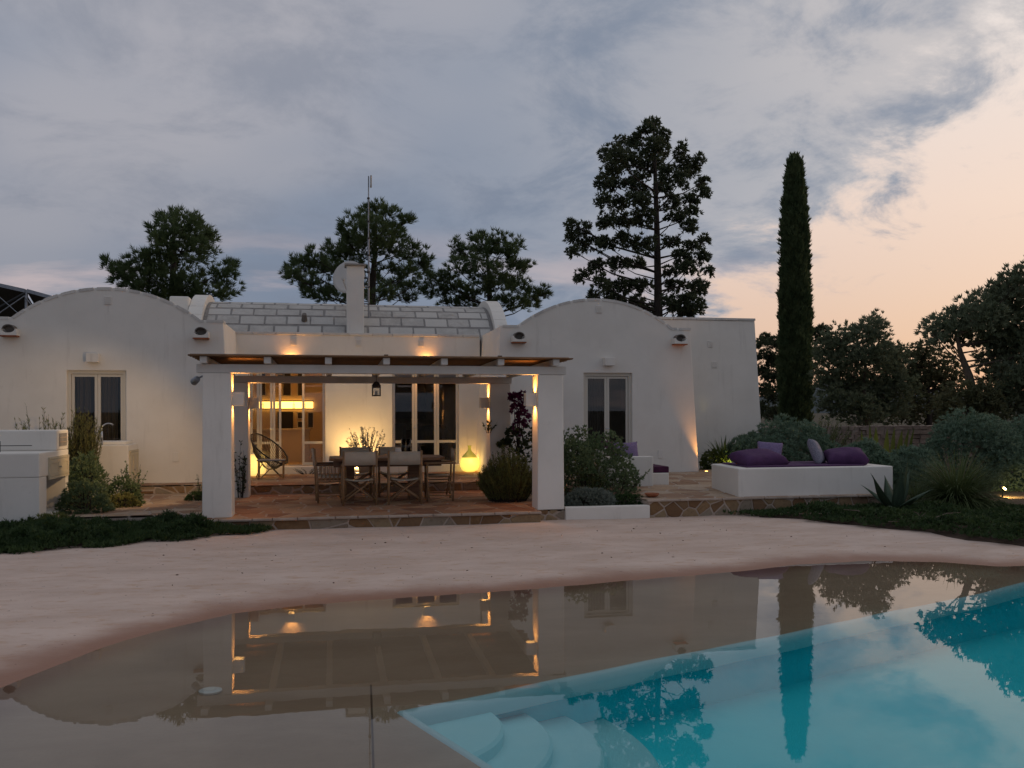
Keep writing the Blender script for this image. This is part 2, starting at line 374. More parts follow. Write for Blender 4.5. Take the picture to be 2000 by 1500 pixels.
def spot(name, loc, target, power, color, angle=80, blend=.6, radius=.02, parent=None):
    d = bpy.data.lights.new(name, 'SPOT'); d.energy = power; d.color = color; d.spot_size = R(angle); d.spot_blend = blend; d.shadow_soft_size = radius
    o = bpy.data.objects.new(name, d); link(o, parent)
    q = (Vector(target)-Vector(loc)).to_track_quat('-Z', 'Y')
    o.location = loc; o.rotation_euler = q.to_euler(); return o
def plight(name, loc, power, color, radius=.05, parent=None):
    d = bpy.data.lights.new(name, 'POINT'); d.energy = power; d.color = color; d.shadow_soft_size = radius
    o = bpy.data.objects.new(name, d); link(o, parent); o.location = loc; return o
# voronoi stones ---------------------------------------------------
def clip(poly, n, c):                      # keep points with p.n <= c
    out = []
    for i in range(len(poly)):
        a, b = poly[i], poly[(i+1) % len(poly)]
        da = a[0]*n[0]+a[1]*n[1]-c; db = b[0]*n[0]+b[1]*n[1]-c
        if da <= 0: out.append(a)
        if (da < 0 < db) or (db < 0 < da):
            t = da/(da-db); out.append((a[0]+(b[0]-a[0])*t, a[1]+(b[1]-a[1])*t))
    return out
def cells(bound, sx, sy, jit=.42, gap=.02, seed=1):
    """irregular stones filling a convex polygon, each shrunk by half a joint"""
    rd = random.Random(seed)
    xs = [p[0] for p in bound]; ys = [p[1] for p in bound]
    seeds = []; j = 0; y = min(ys)-sy*.5
    while y < max(ys)+sy:
        x = min(xs)-sx*(.5+.5*(j % 2))
        while x < max(xs)+sx:
            if rd.random() > .22: seeds.append((x+rd.uniform(-jit, jit)*sx, y+rd.uniform(-jit, jit)*sy))
            x += sx
        y += sy; j += 1
    res = []
    for i, s in enumerate(seeds):
        nb = sorted(range(len(seeds)), key=lambda q: (seeds[q][0]-s[0])**2+(seeds[q][1]-s[1])**2)[1:18]
        poly = list(bound)
        for q in nb:
            o = seeds[q]; n = (o[0]-s[0], o[1]-s[1]); L = math.hypot(*n)
            if L < 1e-6: continue
            n = (n[0]/L, n[1]/L)
            c = (n[0]*(o[0]+s[0])+n[1]*(o[1]+s[1]))/2-gap/2*rd.uniform(.7, 1.5)
            poly = clip(poly, n, c)
            if len(poly) < 3: break
        if len(poly) >= 3:
            ar = abs(sum(poly[k][0]*poly[(k+1) % len(poly)][1]-poly[(k+1) % len(poly)][0]*poly[k][1] for k in range(len(poly))))/2
            if ar > sx*sy*.06: res.append(poly)
    return res
def stone(name, poly, frame, depth, m, parent, rise=0.0, inset=.010):
    """a flat stone: polygon in the frame (o, ex, ey, ez), its face at +rise, going depth behind"""
    o, ex, ey, ez = frame; cx = sum(p[0] for p in poly)/len(poly); cy = sum(p[1] for p in poly)/len(poly)
    ar = sum(poly[k][0]*poly[(k+1) % len(poly)][1]-poly[(k+1) % len(poly)][0]*poly[k][1] for k in range(len(poly)))
    if ar < 0: poly = poly[::-1]
    n = len(poly); vs = []
    def P(x, y, z): return o+ex*x+ey*y+ez*z
    for x, y in poly: vs.append(P(x, y, -depth))
    for x, y in poly: vs.append(P(x, y, rise-inset*.6))
    for x, y in poly:
        L = math.hypot(x-cx, y-cy)+1e-9; k = max(0.3, 1-inset*1.3/L); vs.append(P(cx+(x-cx)*k, cy+(y-cy)*k, rise))
    fs = [(i, (i+1) % n, n+(i+1) % n, n+i) for i in range(n)]+[(n+i, n+(i+1) % n, 2*n+(i+1) % n, 2*n+i) for i in range(n)]+[tuple(range(2*n, 3*n))]
    mb = MB(); mb.add(vs, fs)
    me = bpy.data.meshes.new(name); me.from_pydata(mb.v, [], mb.f); me.materials.append(M[m])
    return link(bpy.data.objects.new(name, me), parent)
X_, Y_, Z_ = Vector((1, 0, 0)), Vector((0, 1, 0)), Vector((0, 0, 1))
# ================================================================ the setting
# ---- pool-aligned frame: corner of the deep pool, u along its far wall, v away from the camera
PO = Vector((.412, 5.713)); PA = R(21.4); PU = Vector((math.cos(PA), math.sin(PA))); PV = Vector((-math.sin(PA), math.cos(PA)))
WL = np.array([(-3.2, -3.6), (-3.1, 1), (-2.6, 4.2), (-2.3, 5.6), (-2.126, 6.414), (-2.037, 6.626), (-1.725, 7.369), (-1.434, 7.797), (-.89, 8.345), (-.23, 8.594), (.732, 8.742),
               (1.764, 8.852), (2.318, 8.948), (3.056, 9.103), (4.429, 9.366), (5.258, 9.631), (6.249, 9.70), (7.06, 9.45), (7.5, 9.05), (8.3, 8.98), (9.2, 9.25), (10.3, 9.0), (10.8, 5), (11, -3.6)])
def sdist(P):
    A = WL; B = np.roll(WL, -1, 0); d = np.full(len(P), 1e9); inside = np.zeros(len(P), bool)
    for a, b in zip(A, B):
        ab = b-a; t = np.clip(((P-a)@ab)/(ab@ab), 0, 1); q = a+t[:, None]*ab
        d = np.minimum(d, np.hypot(*(P-q).T))
        cond = ((a[1] > P[:, 1]) != (b[1] > P[:, 1])) & (P[:, 0] < (b[0]-a[0])*(P[:, 1]-a[1])/(b[1]-a[1]+1e-12)+a[0])
        inside ^= cond
    return np.where(inside, -d, d)
def deck_z(P):
    s = sdist(P); n = .004*np.sin(P[:, 0]*1.9+.6*P[:, 1])+.003*np.sin(P[:, 1]*3.1-P[:, 0]*1.1)+.0025*np.sin(P[:, 0]*5.3+P[:, 1]*4.1)
    z = np.where(s > 0, .074*(1-np.exp(-s/1.3)), -.10*(1-np.exp(s/.9)))
    return z+n*np.clip(np.abs(s)/.6, .0, 1)
def build_deck():
    st = .12; us = np.arange(-84, 118)*st; vs = np.arange(-118, 84)*st
    U, Vv = np.meshgrid(us, vs); xy = np.stack([PO.x+U*PU.x+Vv*PV.x, PO.y+U*PU.y+Vv*PV.y], -1).reshape(-1, 2)
    z = deck_z(xy); V = np.c_[xy, z]; n = len(us)
    i, j = np.meshgrid(np.arange(len(us)-1), np.arange(len(vs)-1)); i = i.ravel(); j = j.ravel()
    cu = us[i]+st/2; cv = vs[j]+st/2; cxy = np.stack([PO.x+cu*PU.x+cv*PV.x, PO.y+cu*PU.y+cv*PV.y], -1)
    keep = ~((cu > 0) & (cu < 10.2) & (cv < 0) & (cv > -6.0)) & (cxy[:, 1] < 14.3)
    i = i[keep]; j = j[keep]; F = np.stack([j*n+i, j*n+i+1, (j+1)*n+i+1, (j+1)*n+i], -1)
    o = mesh_np('pool_deck', V, F, 'deck', smooth=True); tag(o, kind='structure')
    # saw-cut expansion joint in the shallow shelf
    mb = MB(); p0, p1 = Vector((.26, 6.3)), Vector((.15, 3.0))
    pts = [p0.lerp(p1, k/12) for k in range(13)]; zz = deck_z(np.array([[p.x, p.y] for p in pts]))
    for k in range(12):
        a, b = pts[k], pts[k+1]; s_ = Vector((.006, 0)); mb.add([(a.x-.006, a.y, zz[k]+.004), (a.x+.006, a.y, zz[k]+.004), (b.x+.006, b.y, zz[k+1]+.004), (b.x-.006, b.y, zz[k+1]+.004)], [(3, 2, 1, 0)])
    mb.build('expansion_joint', M['darkwood'], o)
    return o
build_deck()
def uv(u, v, z): return (PO.x+u*PU.x+v*PV.x, PO.y+u*PU.y+v*PV.y, z)
# ---- deep pool
pool = bpy.data.objects.new('swimming_pool', None); col.objects.link(pool); tag(pool, kind='structure')
PL, PW, PD = 10.2, 6.0, .53
mb = MB(); zt = -.115
for (a, b) in (((0, 0), (PL, 0)), ((PL, 0), (PL, -PW)), ((PL, -PW), (0, -PW)), ((0, -PW), (0, 0))):
    mb.add([uv(*a, zt), uv(*b, zt), uv(*b, -PD), uv(*a, -PD)], [(0, 1, 2, 3)])
mb.build('pool_wall', 'pool', pool)
MB().add([uv(0, 0, -PD), uv(PL, 0, -PD), uv(PL, -PW, -PD), uv(0, -PW, -PD)], [(3, 2, 1, 0)]).build('pool_floor', 'pool', pool)
# bullnose rim where the shelf drops into the pool
rim = MB(); prof = [(.03, -.02), (.012, .006), (-.02, .008), (-.05, -.006), (-.064, -.05), (-.06, -.12)]
def rimz(u, v):
    q = uv(u, v, 0); return float(deck_z(np.array([[q[0], q[1]]]))[0])
def rim_strip(pts, nrm):
    k = len(rim.v)
    for (u, v) in pts:
        z = rimz(u-nrm[0]*.02, v-nrm[1]*.02)
        for (o, dz) in prof: rim.v.append(uv(u-nrm[0]*o, v-nrm[1]*o, z+dz))
    m_ = len(prof)
    for a in range(len(pts)-1):
        for b in range(m_-1): rim.f.append((k+a*m_+b, k+a*m_+b+1, k+(a+1)*m_+b+1, k+(a+1)*m_+b))
rim_strip([(.0+k*PL/60, 0) for k in range(61)], (0, -1))
rim_strip([(0, -k*PW/36) for k in range(37)], (1, 0))
rim.build('pool_rim', 'poolrim', pool, smooth=True)
# quarter-round entry steps in the corner
for r_, zt_, zb_ in ((.66, -.195, -.30), (.967, -.277, -.38), (1.305, -.356, -.46), (1.65, -.44, -PD-.02)):
    n = 20; po = [(0.0, 0.0)]+[(r_*math.cos(math.pi/2*k/n), -r_*math.sin(math.pi/2*k/n)) for k in range(n+1)]
    mb = MB(); N = len(po)
    po = [(max(a, .003), min(b, -.003)) for a, b in po]
    mb.add([uv(a, b, zt_-.02) for a, b in po]+[uv(a, b, zb_) for a, b in po]+[uv(a*(1-.02/r_), b*(1-.02/r_), zt_) for a, b in po],
           [tuple(range(2*N, 3*N))]+[(i, (i+1) % N, N+(i+1) % N, N+i) for i in range(N)]+[(2*N+i, 2*N+(i+1) % N, (i+1) % N, i) for i in range(N)])
    mb.build('pool_step', 'poolstep', pool)
# ---- water surface
o = MB().add([(-3.9, -3.5, 0), (11.4, -3.5, 0), (11.4, 10.4, 0), (-3.9, 10.4, 0)], [(0, 1, 2, 3)]).build('water', 'water'); tag(o, kind='structure')
# ---- far ground (one sheet round the pool area) and the hill beyond the trees
hole = [(-5.5, -4.5), (11.5, -4.5), (11.5, 11.5), (-5.5, 11.5)]
V = [(x, y, .0) for x, y in hole]; ring = [hole]
for k_ in (14, 40, 200, 900, 4000):
    ring.append([(3+(-1 if i in (0, 3) else 1)*k_*1.6, 6+(-1 if i < 2 else 1)*k_*1.6) for i in range(4)]); V += [(x, y, .0) for x, y in ring[-1]]
F = [(4*k+i, 4*k+4+i, 4*k+4+(i+1) % 4, 4*k+(i+1) % 4) for k in range(len(ring)-1) for i in range(4)]
o = mesh_np('ground', V, [tuple(reversed(f)) for f in F], 'ground'); tag(o, kind='structure')
hv, hf = [], []
for i in range(60):
    x = -300+i*22; h_ = 7+9*math.sin(i*.23)+4*math.sin(i*.61+1)+6*math.exp(-((i-33)/7)**2)
    hv += [(x, 560+20*math.sin(i*.4), -1), (x, 600+20*math.sin(i*.4), max(h_*.8, 2)), (x, 660, max(h_, 3)), (x, 760, -1)]
for i in range(59): hf += [(4*i+k, 4*i+4+k, 4*i+5+k, 4*i+1+k) for k in range(3)]
o = mesh_np('hill', hv, hf, 'hill', smooth=True); tag(o, kind='structure')

# ---- stone terraces
def paved(name, bound, z, sx, sy, m, seed, slope=None, base=-.05):
    xs = [p[0] for p in bound]; ys = [p[1] for p in bound]
    mb = MB(); n = len(bound)
    zf = (lambda x, y: z) if slope is None else (lambda x, y: z+(y-slope[0])*slope[1])
    vs = [(x, y, base) for x, y in bound]+[(x, y, zf(x, y)-.0035) for x, y in bound]
    mb.add(vs, [tuple(range(n-1, -1, -1)), tuple(range(n, 2*n))]+[(i, (i+1) % n, n+(i+1) % n, n+i) for i in range(n)])
    root = mb.build(name, 'mortar'); tag(root, kind='structure')
    ex = X_; ey = Y_.copy() if slope is None else Vector((0, 1, slope[1])); ez = Z_
    org = Vector((0, 0, z)) if slope is None else Vector((0, 0, z-slope[0]*slope[1]))
    rd = random.Random(seed)
    for poly in cells(bound, sx*.88, sy*.88, .5, .028, seed):
        stone('paving_stone', poly, (org, ex, ey, ez), .03, m, root, rd.uniform(-.001, .006))
    return root
def riser(root, x0, x1, y, z0, z1, sx, sz, seed, gap=.028, m='riser'):
    rd = random.Random(seed); fr = (Vector((0, y, 0)), X_, Z_, -Y_)
    for poly in cells([(x0, z0), (x1, z0), (x1, z1), (x0, z1)], sx*.85, sz*.85, .5, gap, seed):
        stone('riser_stone', poly, fr, .03, m, root, rd.uniform(.004, .016), .012)
TZ = .245
terr = paved('terrace', [(-1.95, 13.62), (3.17, 13.62), (3.17, 13.86), (3.17, 17.47), (-1.95, 17.47)], TZ, .40, .34, 'paving', 11)
riser(terr, -1.95, 3.17, 13.62, .04, TZ-.045, .30, .30, 5, .018)
lip = MB(); rd = random.Random(3); x = -1.97
while x < 3.17:                                   # uneven edging slabs along the front lip
    w = rd.uniform(.28, .6); x1 = min(x+w, 3.185); d_ = rd.uniform(.0, .035)
    MB().box(x+.006, x1-.006, 13.585-d_, 13.635, TZ-.035, TZ-.002+rd.uniform(0, .006)).build('edging_slab', 'mortar', terr, bevel=.012)
    x = x1
side = paved('terrace', [(3.175, 13.86), (3.62, 13.86), (3.62, 17.47), (3.175, 17.47)], TZ, .36, .34, 'paving', 12)
riser(side, 3.18, 3.61, 13.86, .04, TZ-.012, .26, .22, 8)
upper = paved('upper_terrace', [(-2.30, 17.48), (3.45, 17.48), (3.45, 20.52), (-2.30, 20.52)], .42, .46, .42, 'paving', 13)
riser(upper, -2.28, 3.44, 17.48, TZ+.01, .395, .34, .22, 15)
patio = paved('patio', [(-4.9, 14.35), (-1.955, 14.35), (-1.955, 17.98), (-4.9, 17.98)], .25, .40, .36, 'paving_pale', 14)
wstep = paved('wing_step', [(-6.4, 18.0), (-2.31, 18.0), (-2.31, 18.60), (-6.4, 18.60)], .42, .5, .32, 'paving_pale', 16)
riser(wstep, -4.6, -2.32, 18.0, .26, .395, .4, .2, 17)
GT = (13.9, .0235)                                # the garden terrace rises gently to the house
def gz(y): return .36+(y-GT[0])*GT[1]
gterr = paved('garden_terrace', [(5.04, 13.9), (9.55, 13.9), (9.0, 18.9), (4.7, 18.9), (4.2, 15.9)], .36, .44, .38, 'paving_pale', 18, slope=GT)
riser(gterr, 5.05, 9.5, 13.9, .03, .325, .30, .17, 19, .02)
x = 5.0; rd = random.Random(9)
while x < 9.55:
    x1 = min(x+rd.uniform(.35, .8), 9.57)
    MB().box(x+.005, x1-.005, 13.865-rd.uniform(0, .03), 13.93, .325, .357+rd.uniform(0, .006)).build('edging_slab', 'mortar', gterr, bevel=.012); x = x1
# white kerb of the planting bed beside the pergola
kb = MB().box(3.625, 5.035, 13.83, 13.97, -.02, .275).build('planter_wall', 'plaster', bevel=.02); tag(kb, 'low white plastered kerb of the planting bed right of the pergola', 'planter wall')
def bed(name, poly, z0, amp, seed, step=.14, edge=.5, top=None):
    P = np.array(poly); x0, y0 = P.min(0); x1, y1 = P.max(0)
    xs = np.arange(x0, x1+step, step); ys = np.arange(y0, y1+step, step); Xg, Yg = np.meshgrid(xs, ys); Q = np.stack([Xg, Yg], -1).reshape(-1, 2)
    d = pdist(Q, P); zz = z0+amp*np.clip(-d/edge, -.4, 1)+.02*np.sin(Q[:, 0]*4+seed)*np.sin(Q[:, 1]*5)
    n = len(xs); i, j = np.meshgrid(np.arange(n-1), np.arange(len(ys)-1)); i = i.ravel(); j = j.ravel()
    F = np.stack([j*n+i, j*n+i+1, (j+1)*n+i+1, (j+1)*n+i], -1); ok = (d[F].min(1) < .05); F = F[ok]
    o = mesh_np(name, np.c_[Q, zz], F, 'soil', smooth=True); tag(o, kind='structure'); return o
def pdist(Q, P):
    A = P; B = np.roll(P, -1, 0); d = np.full(len(Q), 1e9); ins = np.zeros(len(Q), bool)
    for a, b in zip(A, B):
        ab = b-a; t = np.clip(((Q-a)@ab)/(ab@ab), 0, 1); q = a+t[:, None]*ab; d = np.minimum(d, np.hypot(*(Q-q).T))
        ins ^= ((a[1] > Q[:, 1]) != (b[1] > Q[:, 1])) & (Q[:, 0] < (b[0]-a[0])*(Q[:, 1]-a[1])/(b[1]-a[1]+1e-12)+a[0])
    return np.where(ins, -d, d)
LBED = [(-9, 11.7), (-4.6, 11.95), (-3.99, 12.06), (-3.44, 12.14), (-2.6, 12.48), (-1.72, 12.96), (-1.0, 13.45), (-.75, 13.6), (-1.9, 13.72), (-1.9, 14.36), (-4.9, 14.36), (-9, 14.4)]
RBED = [(6.2, 13.86), (6.6, 13.55), (7.17, 13.13), (7.69, 12.11), (8.21, 11.42), (8.39, 10.6), (8.78, 10.14), (9.6, 9.9), (30, 8), (30, 30), (9.1, 30), (9.1, 18.9), (9.55, 13.88)]
bed('planting_bed', LBED, .05, .05, 1); bed('planting_bed', RBED, .05, .09, 2, .25)
bed('planting_bed', [(3.63, 13.97), (5.03, 13.97), (4.25, 15.9), (4.7, 18.5), (3.63, 18.5)], .2, .05, 3)

# ================================================================ the house
hs = thing('house', 'white plastered single-storey house with arched wing fronts and a block vault roof', 'house', (0, 20, 0))
WY = 18.52
def arch(cx, hw, zs, rise, n=28):
    rad = (hw*hw+rise*rise)/(2*rise); zc = zs+rise-rad; a0 = math.asin(hw/rad)
    return [(cx+rad*math.sin(a), zc+rad*math.cos(a)) for a in [a0-2*a0*k/n for k in range(n+1)]]   # from right to left
def wing(cx, door, base, dz0, dz1, outer):
    xl, xr = cx-2.10, cx+2.10; bl, br = xl-.2, xr+.2; zs = 3.60; top = arch(cx-.02, 1.70, zs, .60)
    body = [(bl, base), (door[0], base), (door[0], dz1), (door[1], dz1), (door[1], base), (br, base), (xr, zs)]+top+[(xl, zs)]
    w = MB().prism(body, WY, WY+.32).build('front_wall', 'plaster', hs, bevel=.018, seg=2)
    for (xt, xb, s) in ((xl, bl, 1), (xr, br, -1)):
        MB().prism([(xb, base), (xb+s*.3, base), (xt+s*.3, zs-.02), (xt, zs-.02)] if s > 0 else [(xb+s*.3, base), (xb, base), (xt, zs-.02), (xt+s*.3, zs-.02)], WY+.322, 26.0).build('side_wall', 'plaster', hs)
    inner = [(x, z-.06) for x, z in top]; outer_ = [(x, z-.2) for x, z in top]
    roof = [(xr, zs-.03), ]+inner+[(xl, zs-.03), (xl, zs-.18)]+outer_[::-1]+[(xr, zs-.18)]
    MB().prism(roof, WY+.323, 26.0).build('roof', 'plaster', hs)
    MB().box(bl+.35, br-.35, WY+.33, 26.0, base-.1, dz0-.01).build('floor', 'roomfloor', hs)
    MB().box(bl+.3, br-.3, 22.5, 22.6, base, 3.3).build('inner_wall', 'room', hs)
    # coping stones along the top line
    line = [(xr+.012, zs)]+top+[(xl-.012, zs)]
    pts = []; 
    for a, b in zip(line[:-1], line[1:]):
        L = math.hypot(b[0]-a[0], b[1]-a[1]); m_ = max(1, int(L/.05))
        pts += [(a[0]+(b[0]-a[0])*k/m_, a[1]+(b[1]-a[1])*k/m_) for k in range(m_)]
    pts.append(line[-1]); k = 0; rd = random.Random(int(cx*10))
    cum = [0]
    for a, b in zip(pts[:-1], pts[1:]): cum.append(cum[-1]+math.hypot(b[0]-a[0], b[1]-a[1]))
    s = 0
    while s < cum[-1]-.05:
        L = rd.uniform(.27, .36) if .25 < s < cum[-1]-.5 else rd.uniform(.3, .4); e = min(s+L, cum[-1])
        if cum[-1]-e < .12: e = cum[-1]
        seg = [p for p, c in zip(pts, cum) if s-.026 <= c <= e-.020]
        if len(seg) > 1:
            def off(i, d):
                a, b = seg[max(i-1, 0)], seg[min(i+1, len(seg)-1)]; tx, tz = b[0]-a[0], b[1]-a[1]; q = math.hypot(tx, tz); return (seg[i][0]+tz/q*d, seg[i][1]-tx/q*d)
            po = [off(i, .005) for i in range(len(seg))]; pi = [off(i, -.05) for i in range(len(seg))]
            MB().prism(po+pi[::-1], WY-.010-rd.uniform(0, .004), WY+.34).build('coping_stone', 'coping', w)
        s = e
    return w
def leaf(x0, x1, z0, z1, y, transom=None, fw_=.05, handle=None, name='door', pane=True):
    mb = MB(); d = .045
    mb.box(x0, x0+fw_, y, y+d, z0, z1).box(x1-fw_, x1, y, y+d, z0, z1)
    mb.box(x0+fw_, x1-fw_, y+.002, y+d-.002, z1-fw_, z1-.001).box(x0+fw_, x1-fw_, y+.002, y+d-.002, z0+.001, z0+fw_*1.4)
    if transom: mb.box(x0+fw_, x1-fw_, y+.002, y+d-.002, transom-fw_*.55, transom+fw_*.55)
    o = mb.build(name, 'aludoor', hs)
    if pane:
        MB().box(x0+fw_-.005, x1-fw_+.005, y+.018, y+.026, z0+fw_*1.2, z1-fw_+.005).build('pane', 'glass', o)
    if handle: MB().tube([(handle, y-.002, 1.42), (handle, y-.045, 1.42), (handle+.07, y-.05, 1.42)], .011, 6).build('handle', 'steel', o)
    return o
def door_set(x0, x1, z0, z1, y, n, transom=None, surround=True):
    if surround:
        f = MB(); f.box(x0-.001, x0+.06, y-.03, y+.06, z0, z1).box(x1-.06, x1+.001, y-.03, y+.06, z0, z1).box(x0+.06, x1-.06, y-.028, y+.058, z1-.06, z1+.001)
        f.build('door_frame', 'aludoor', hs); x0 += .062; x1 -= .062; z1 -= .062
    w = (x1-x0)/n
    for k in range(n): leaf(x0+k*w+.003, x0+(k+1)*w-.003, z0+.02, z1-.004, y, transom, handle=(x0+(k+1)*w-.03 if k == 0 else None))
LW = wing(-4.2, (-4.96, -3.90), .30, .44, 2.60, -1)
door_set(-4.96, -3.90, .44, 2.60, WY+.09, 2)
RW = wing(5.57, (5.26, 6.34), .36, .47, 2.61, 1)
door_set(5.26, 6.34, .47, 2.61, WY+.09, 2)
for (a, b) in ((-4.86, -4.10), (5.35, 5.95)):
    mb = MB(); n = 30
    pts = [(a+(b-a)*k/n, WY+.34+.03*math.sin(k*1.9)) for k in range(n+1)]
    mb.add([(x, y, .5) for x, y in pts]+[(x, y, 2.62) for x, y in pts], [(k, k+1, n+2+k, n+1+k) for k in range(n)]); mb.build('curtain', 'curtain', hs)
# central bay: wall with two wide glazed openings
CY = 20.84
body = [(-2.2, .2), (-1.80, .2), (-1.80, 2.72), (-.15, 2.72), (-.15, .2), (1.36, .2), (1.36, 2.72), (2.90, 2.72), (2.90, .2), (3.40, .2), (3.40, 3.53), (-2.2, 3.53)]
cw = MB().prism(body, CY, CY+.2).build('front_wall', 'plaster', hs)
x = -2.19; rd = random.Random(4)
while x < 3.38:
    x1 = min(x+rd.uniform(.42, .62), 3.39)
    MB().box(x+.004, x1-.004, CY-.02-rd.uniform(0, .006), CY+.24, 3.531, 3.592).build('coping_stone', 'coping', cw, bevel=.008); x = x1
MB().box(-2.2, 3.4, 20.53, CY-.002, .2, .578).build('plinth', 'plaster', hs, bevel=.012)
MB().box(-2.2, 3.4, CY+.001, 25.0, .3, .570).build('floor', 'roomfloor', hs)
MB().box(-2.2, 3.4, 24.9, 25.05, .57, 3.6).build('inner_wall', 'room', hs)
MB().box(-2.2, 3.4, CY+.21, 24.9, 3.30, 3.38).build('ceiling', 'room', hs)
MB().box(.25, .37, CY+.21, 24.9, .571, 3.3).build('inner_wall', 'room', hs)
DT = 1.10
leaf(-1.79, -1.60, .585, 2.71, CY+.06, DT); leaf(-1.59, -1.31, .585, 2.71, CY+.06, DT, handle=-1.36); leaf(-1.30, -1.12, .585, 2.71, CY+.06, DT)
leaf(-.66, -.16, .585, 2.71, CY+.06, DT)
MB().box(-1.12, -.66, CY+.04, CY+.10, .579, .60).build('door_sill', 'aludoor', hs); MB().box(-1.12, -.66, CY+.04, CY+.10, 2.66, 2.715).build('door_frame', 'aludoor', hs)
for k in range(3): leaf(1.37+k*.51, 1.37+(k+1)*.51-.006, .585, 2.71, CY+.06, DT, fw_=.055, handle=(1.85 if k == 0 else None))
# block-vault roof of the central bay
VR, VC, VZ = 2.42, 23.0, 2.05
def vp(deg, r): return (VC+r*math.sin(R(deg)), VZ+r*math.cos(R(deg)))
sec = [vp(-54+108*k/36, VR) for k in range(37)]+[vp(54-108*k/36, VR-.18) for k in range(37)]
mb = MB(); n = len(sec)
mb.add([(-2.86, y, z) for y, z in sec]+[(3.80, y, z) for y, z in sec], [tuple(range(n)), tuple(range(2*n-1, n-1, -1))]+[((i+1) % n, i, n+i, n+(i+1) % n) for i in range(n)])
vault = mb.build('roof', 'mortar_grey', hs)
rd = random.Random(21); rows = 6; da = 53.0/rows
for r_ in range(rows+2):
    a0 = -53+r_*da; x = -2.82-(r_ % 2)*.26+rd.uniform(-.08, .0)
    while x < 3.72:
        L = rd.uniform(.49, .57); xa, xb = max(x, -2.80), min(x+L, 3.74)
        if xb-xa > .12:
            g = rd.uniform(.016, .032); h0, h1 = a0+.6+rd.uniform(0, .5), a0+da-.6-rd.uniform(0, .5); ro = VR+rd.uniform(.004, .012); N = 3
            vs = []
            for xx in (xa+g, xb-g):
                for k in range(N+1):
                    y, z = vp(h0+(h1-h0)*k/N, VR-.02); vs.append((xx+rd.uniform(-.006, .006), y, z))
                for k in range(N, -1, -1):
                    y, z = vp(h0+(h1-h0)*k/N, ro); vs.append((xx+rd.uniform(-.006, .006), y, z))
            m_ = 2*(N+1)
            MB().add(vs, [tuple(range(m_)), tuple(range(2*m_-1, m_-1, -1))]+[((i+1) % m_, i, m_+i, m_+(i+1) % m_) for i in range(m_)]).build('roof_block', 'roofblock', vault)
        x += L
for (xa, xb) in ((-3.18, -2.87), (3.81, 4.12)):                # raised end caps of coursed stone
    for k in range(14):
        a0, a1 = -57+k*8.15, -57+(k+1)*8.15-.22
        q = [vp(a0, VR-.5), vp(a1, VR-.5), vp(a1, VR+.16), vp(a0+(a1-a0)/2, VR+.163), vp(a0, VR+.16)]
        MB().add([(xa, y, z) for y, z in q]+[(xb, y, z) for y, z in q], [(0, 1, 2, 3, 4), (9, 8, 7, 6, 5)]+[((i+1) % 5, i, 5+i, 5+(i+1) % 5) for i in range(5)]).build('cap_stone', 'plaster', vault)
MB().box(-3.62, -3.19, 21.6, 22.2, 3.5, 4.44).build('parapet_end', 'plaster', hs, bevel=.05, seg=3)
MB().tube([(-.62, 21.42, 3.92), (-.62, 21.30, 4.05)], [.07, .05], 10).build('roof_vent', 'darktile', vault)
# chimney
ch = MB().box(.34, .73, 21.06, 21.45, 3.45, 5.16).build('chimney', 'plaster', hs, bevel=.015)
MB().box(.295, .775, 21.01, 21.50, 5.162, 5.205).build('cap', 'mortar_grey', ch, bevel=.006)
# rear block on the right
blk = MB().prism([(7.4, .3), (10.44, .3), (10.2, 4.0), (7.4, 4.0)], 20.56, 26).build('rear_wing_wall', 'plaster', hs, bevel=.015)
x = 7.42; rd = random.Random(6)
while x < 10.2:
    x1 = min(x+rd.uniform(.5, .7), 10.215)
    MB().box(x+.004, x1-.004, 20.54-rd.uniform(0, .005), 20.9, 4.003, 4.062).build('coping_stone', 'coping', blk, bevel=.008); x = x1
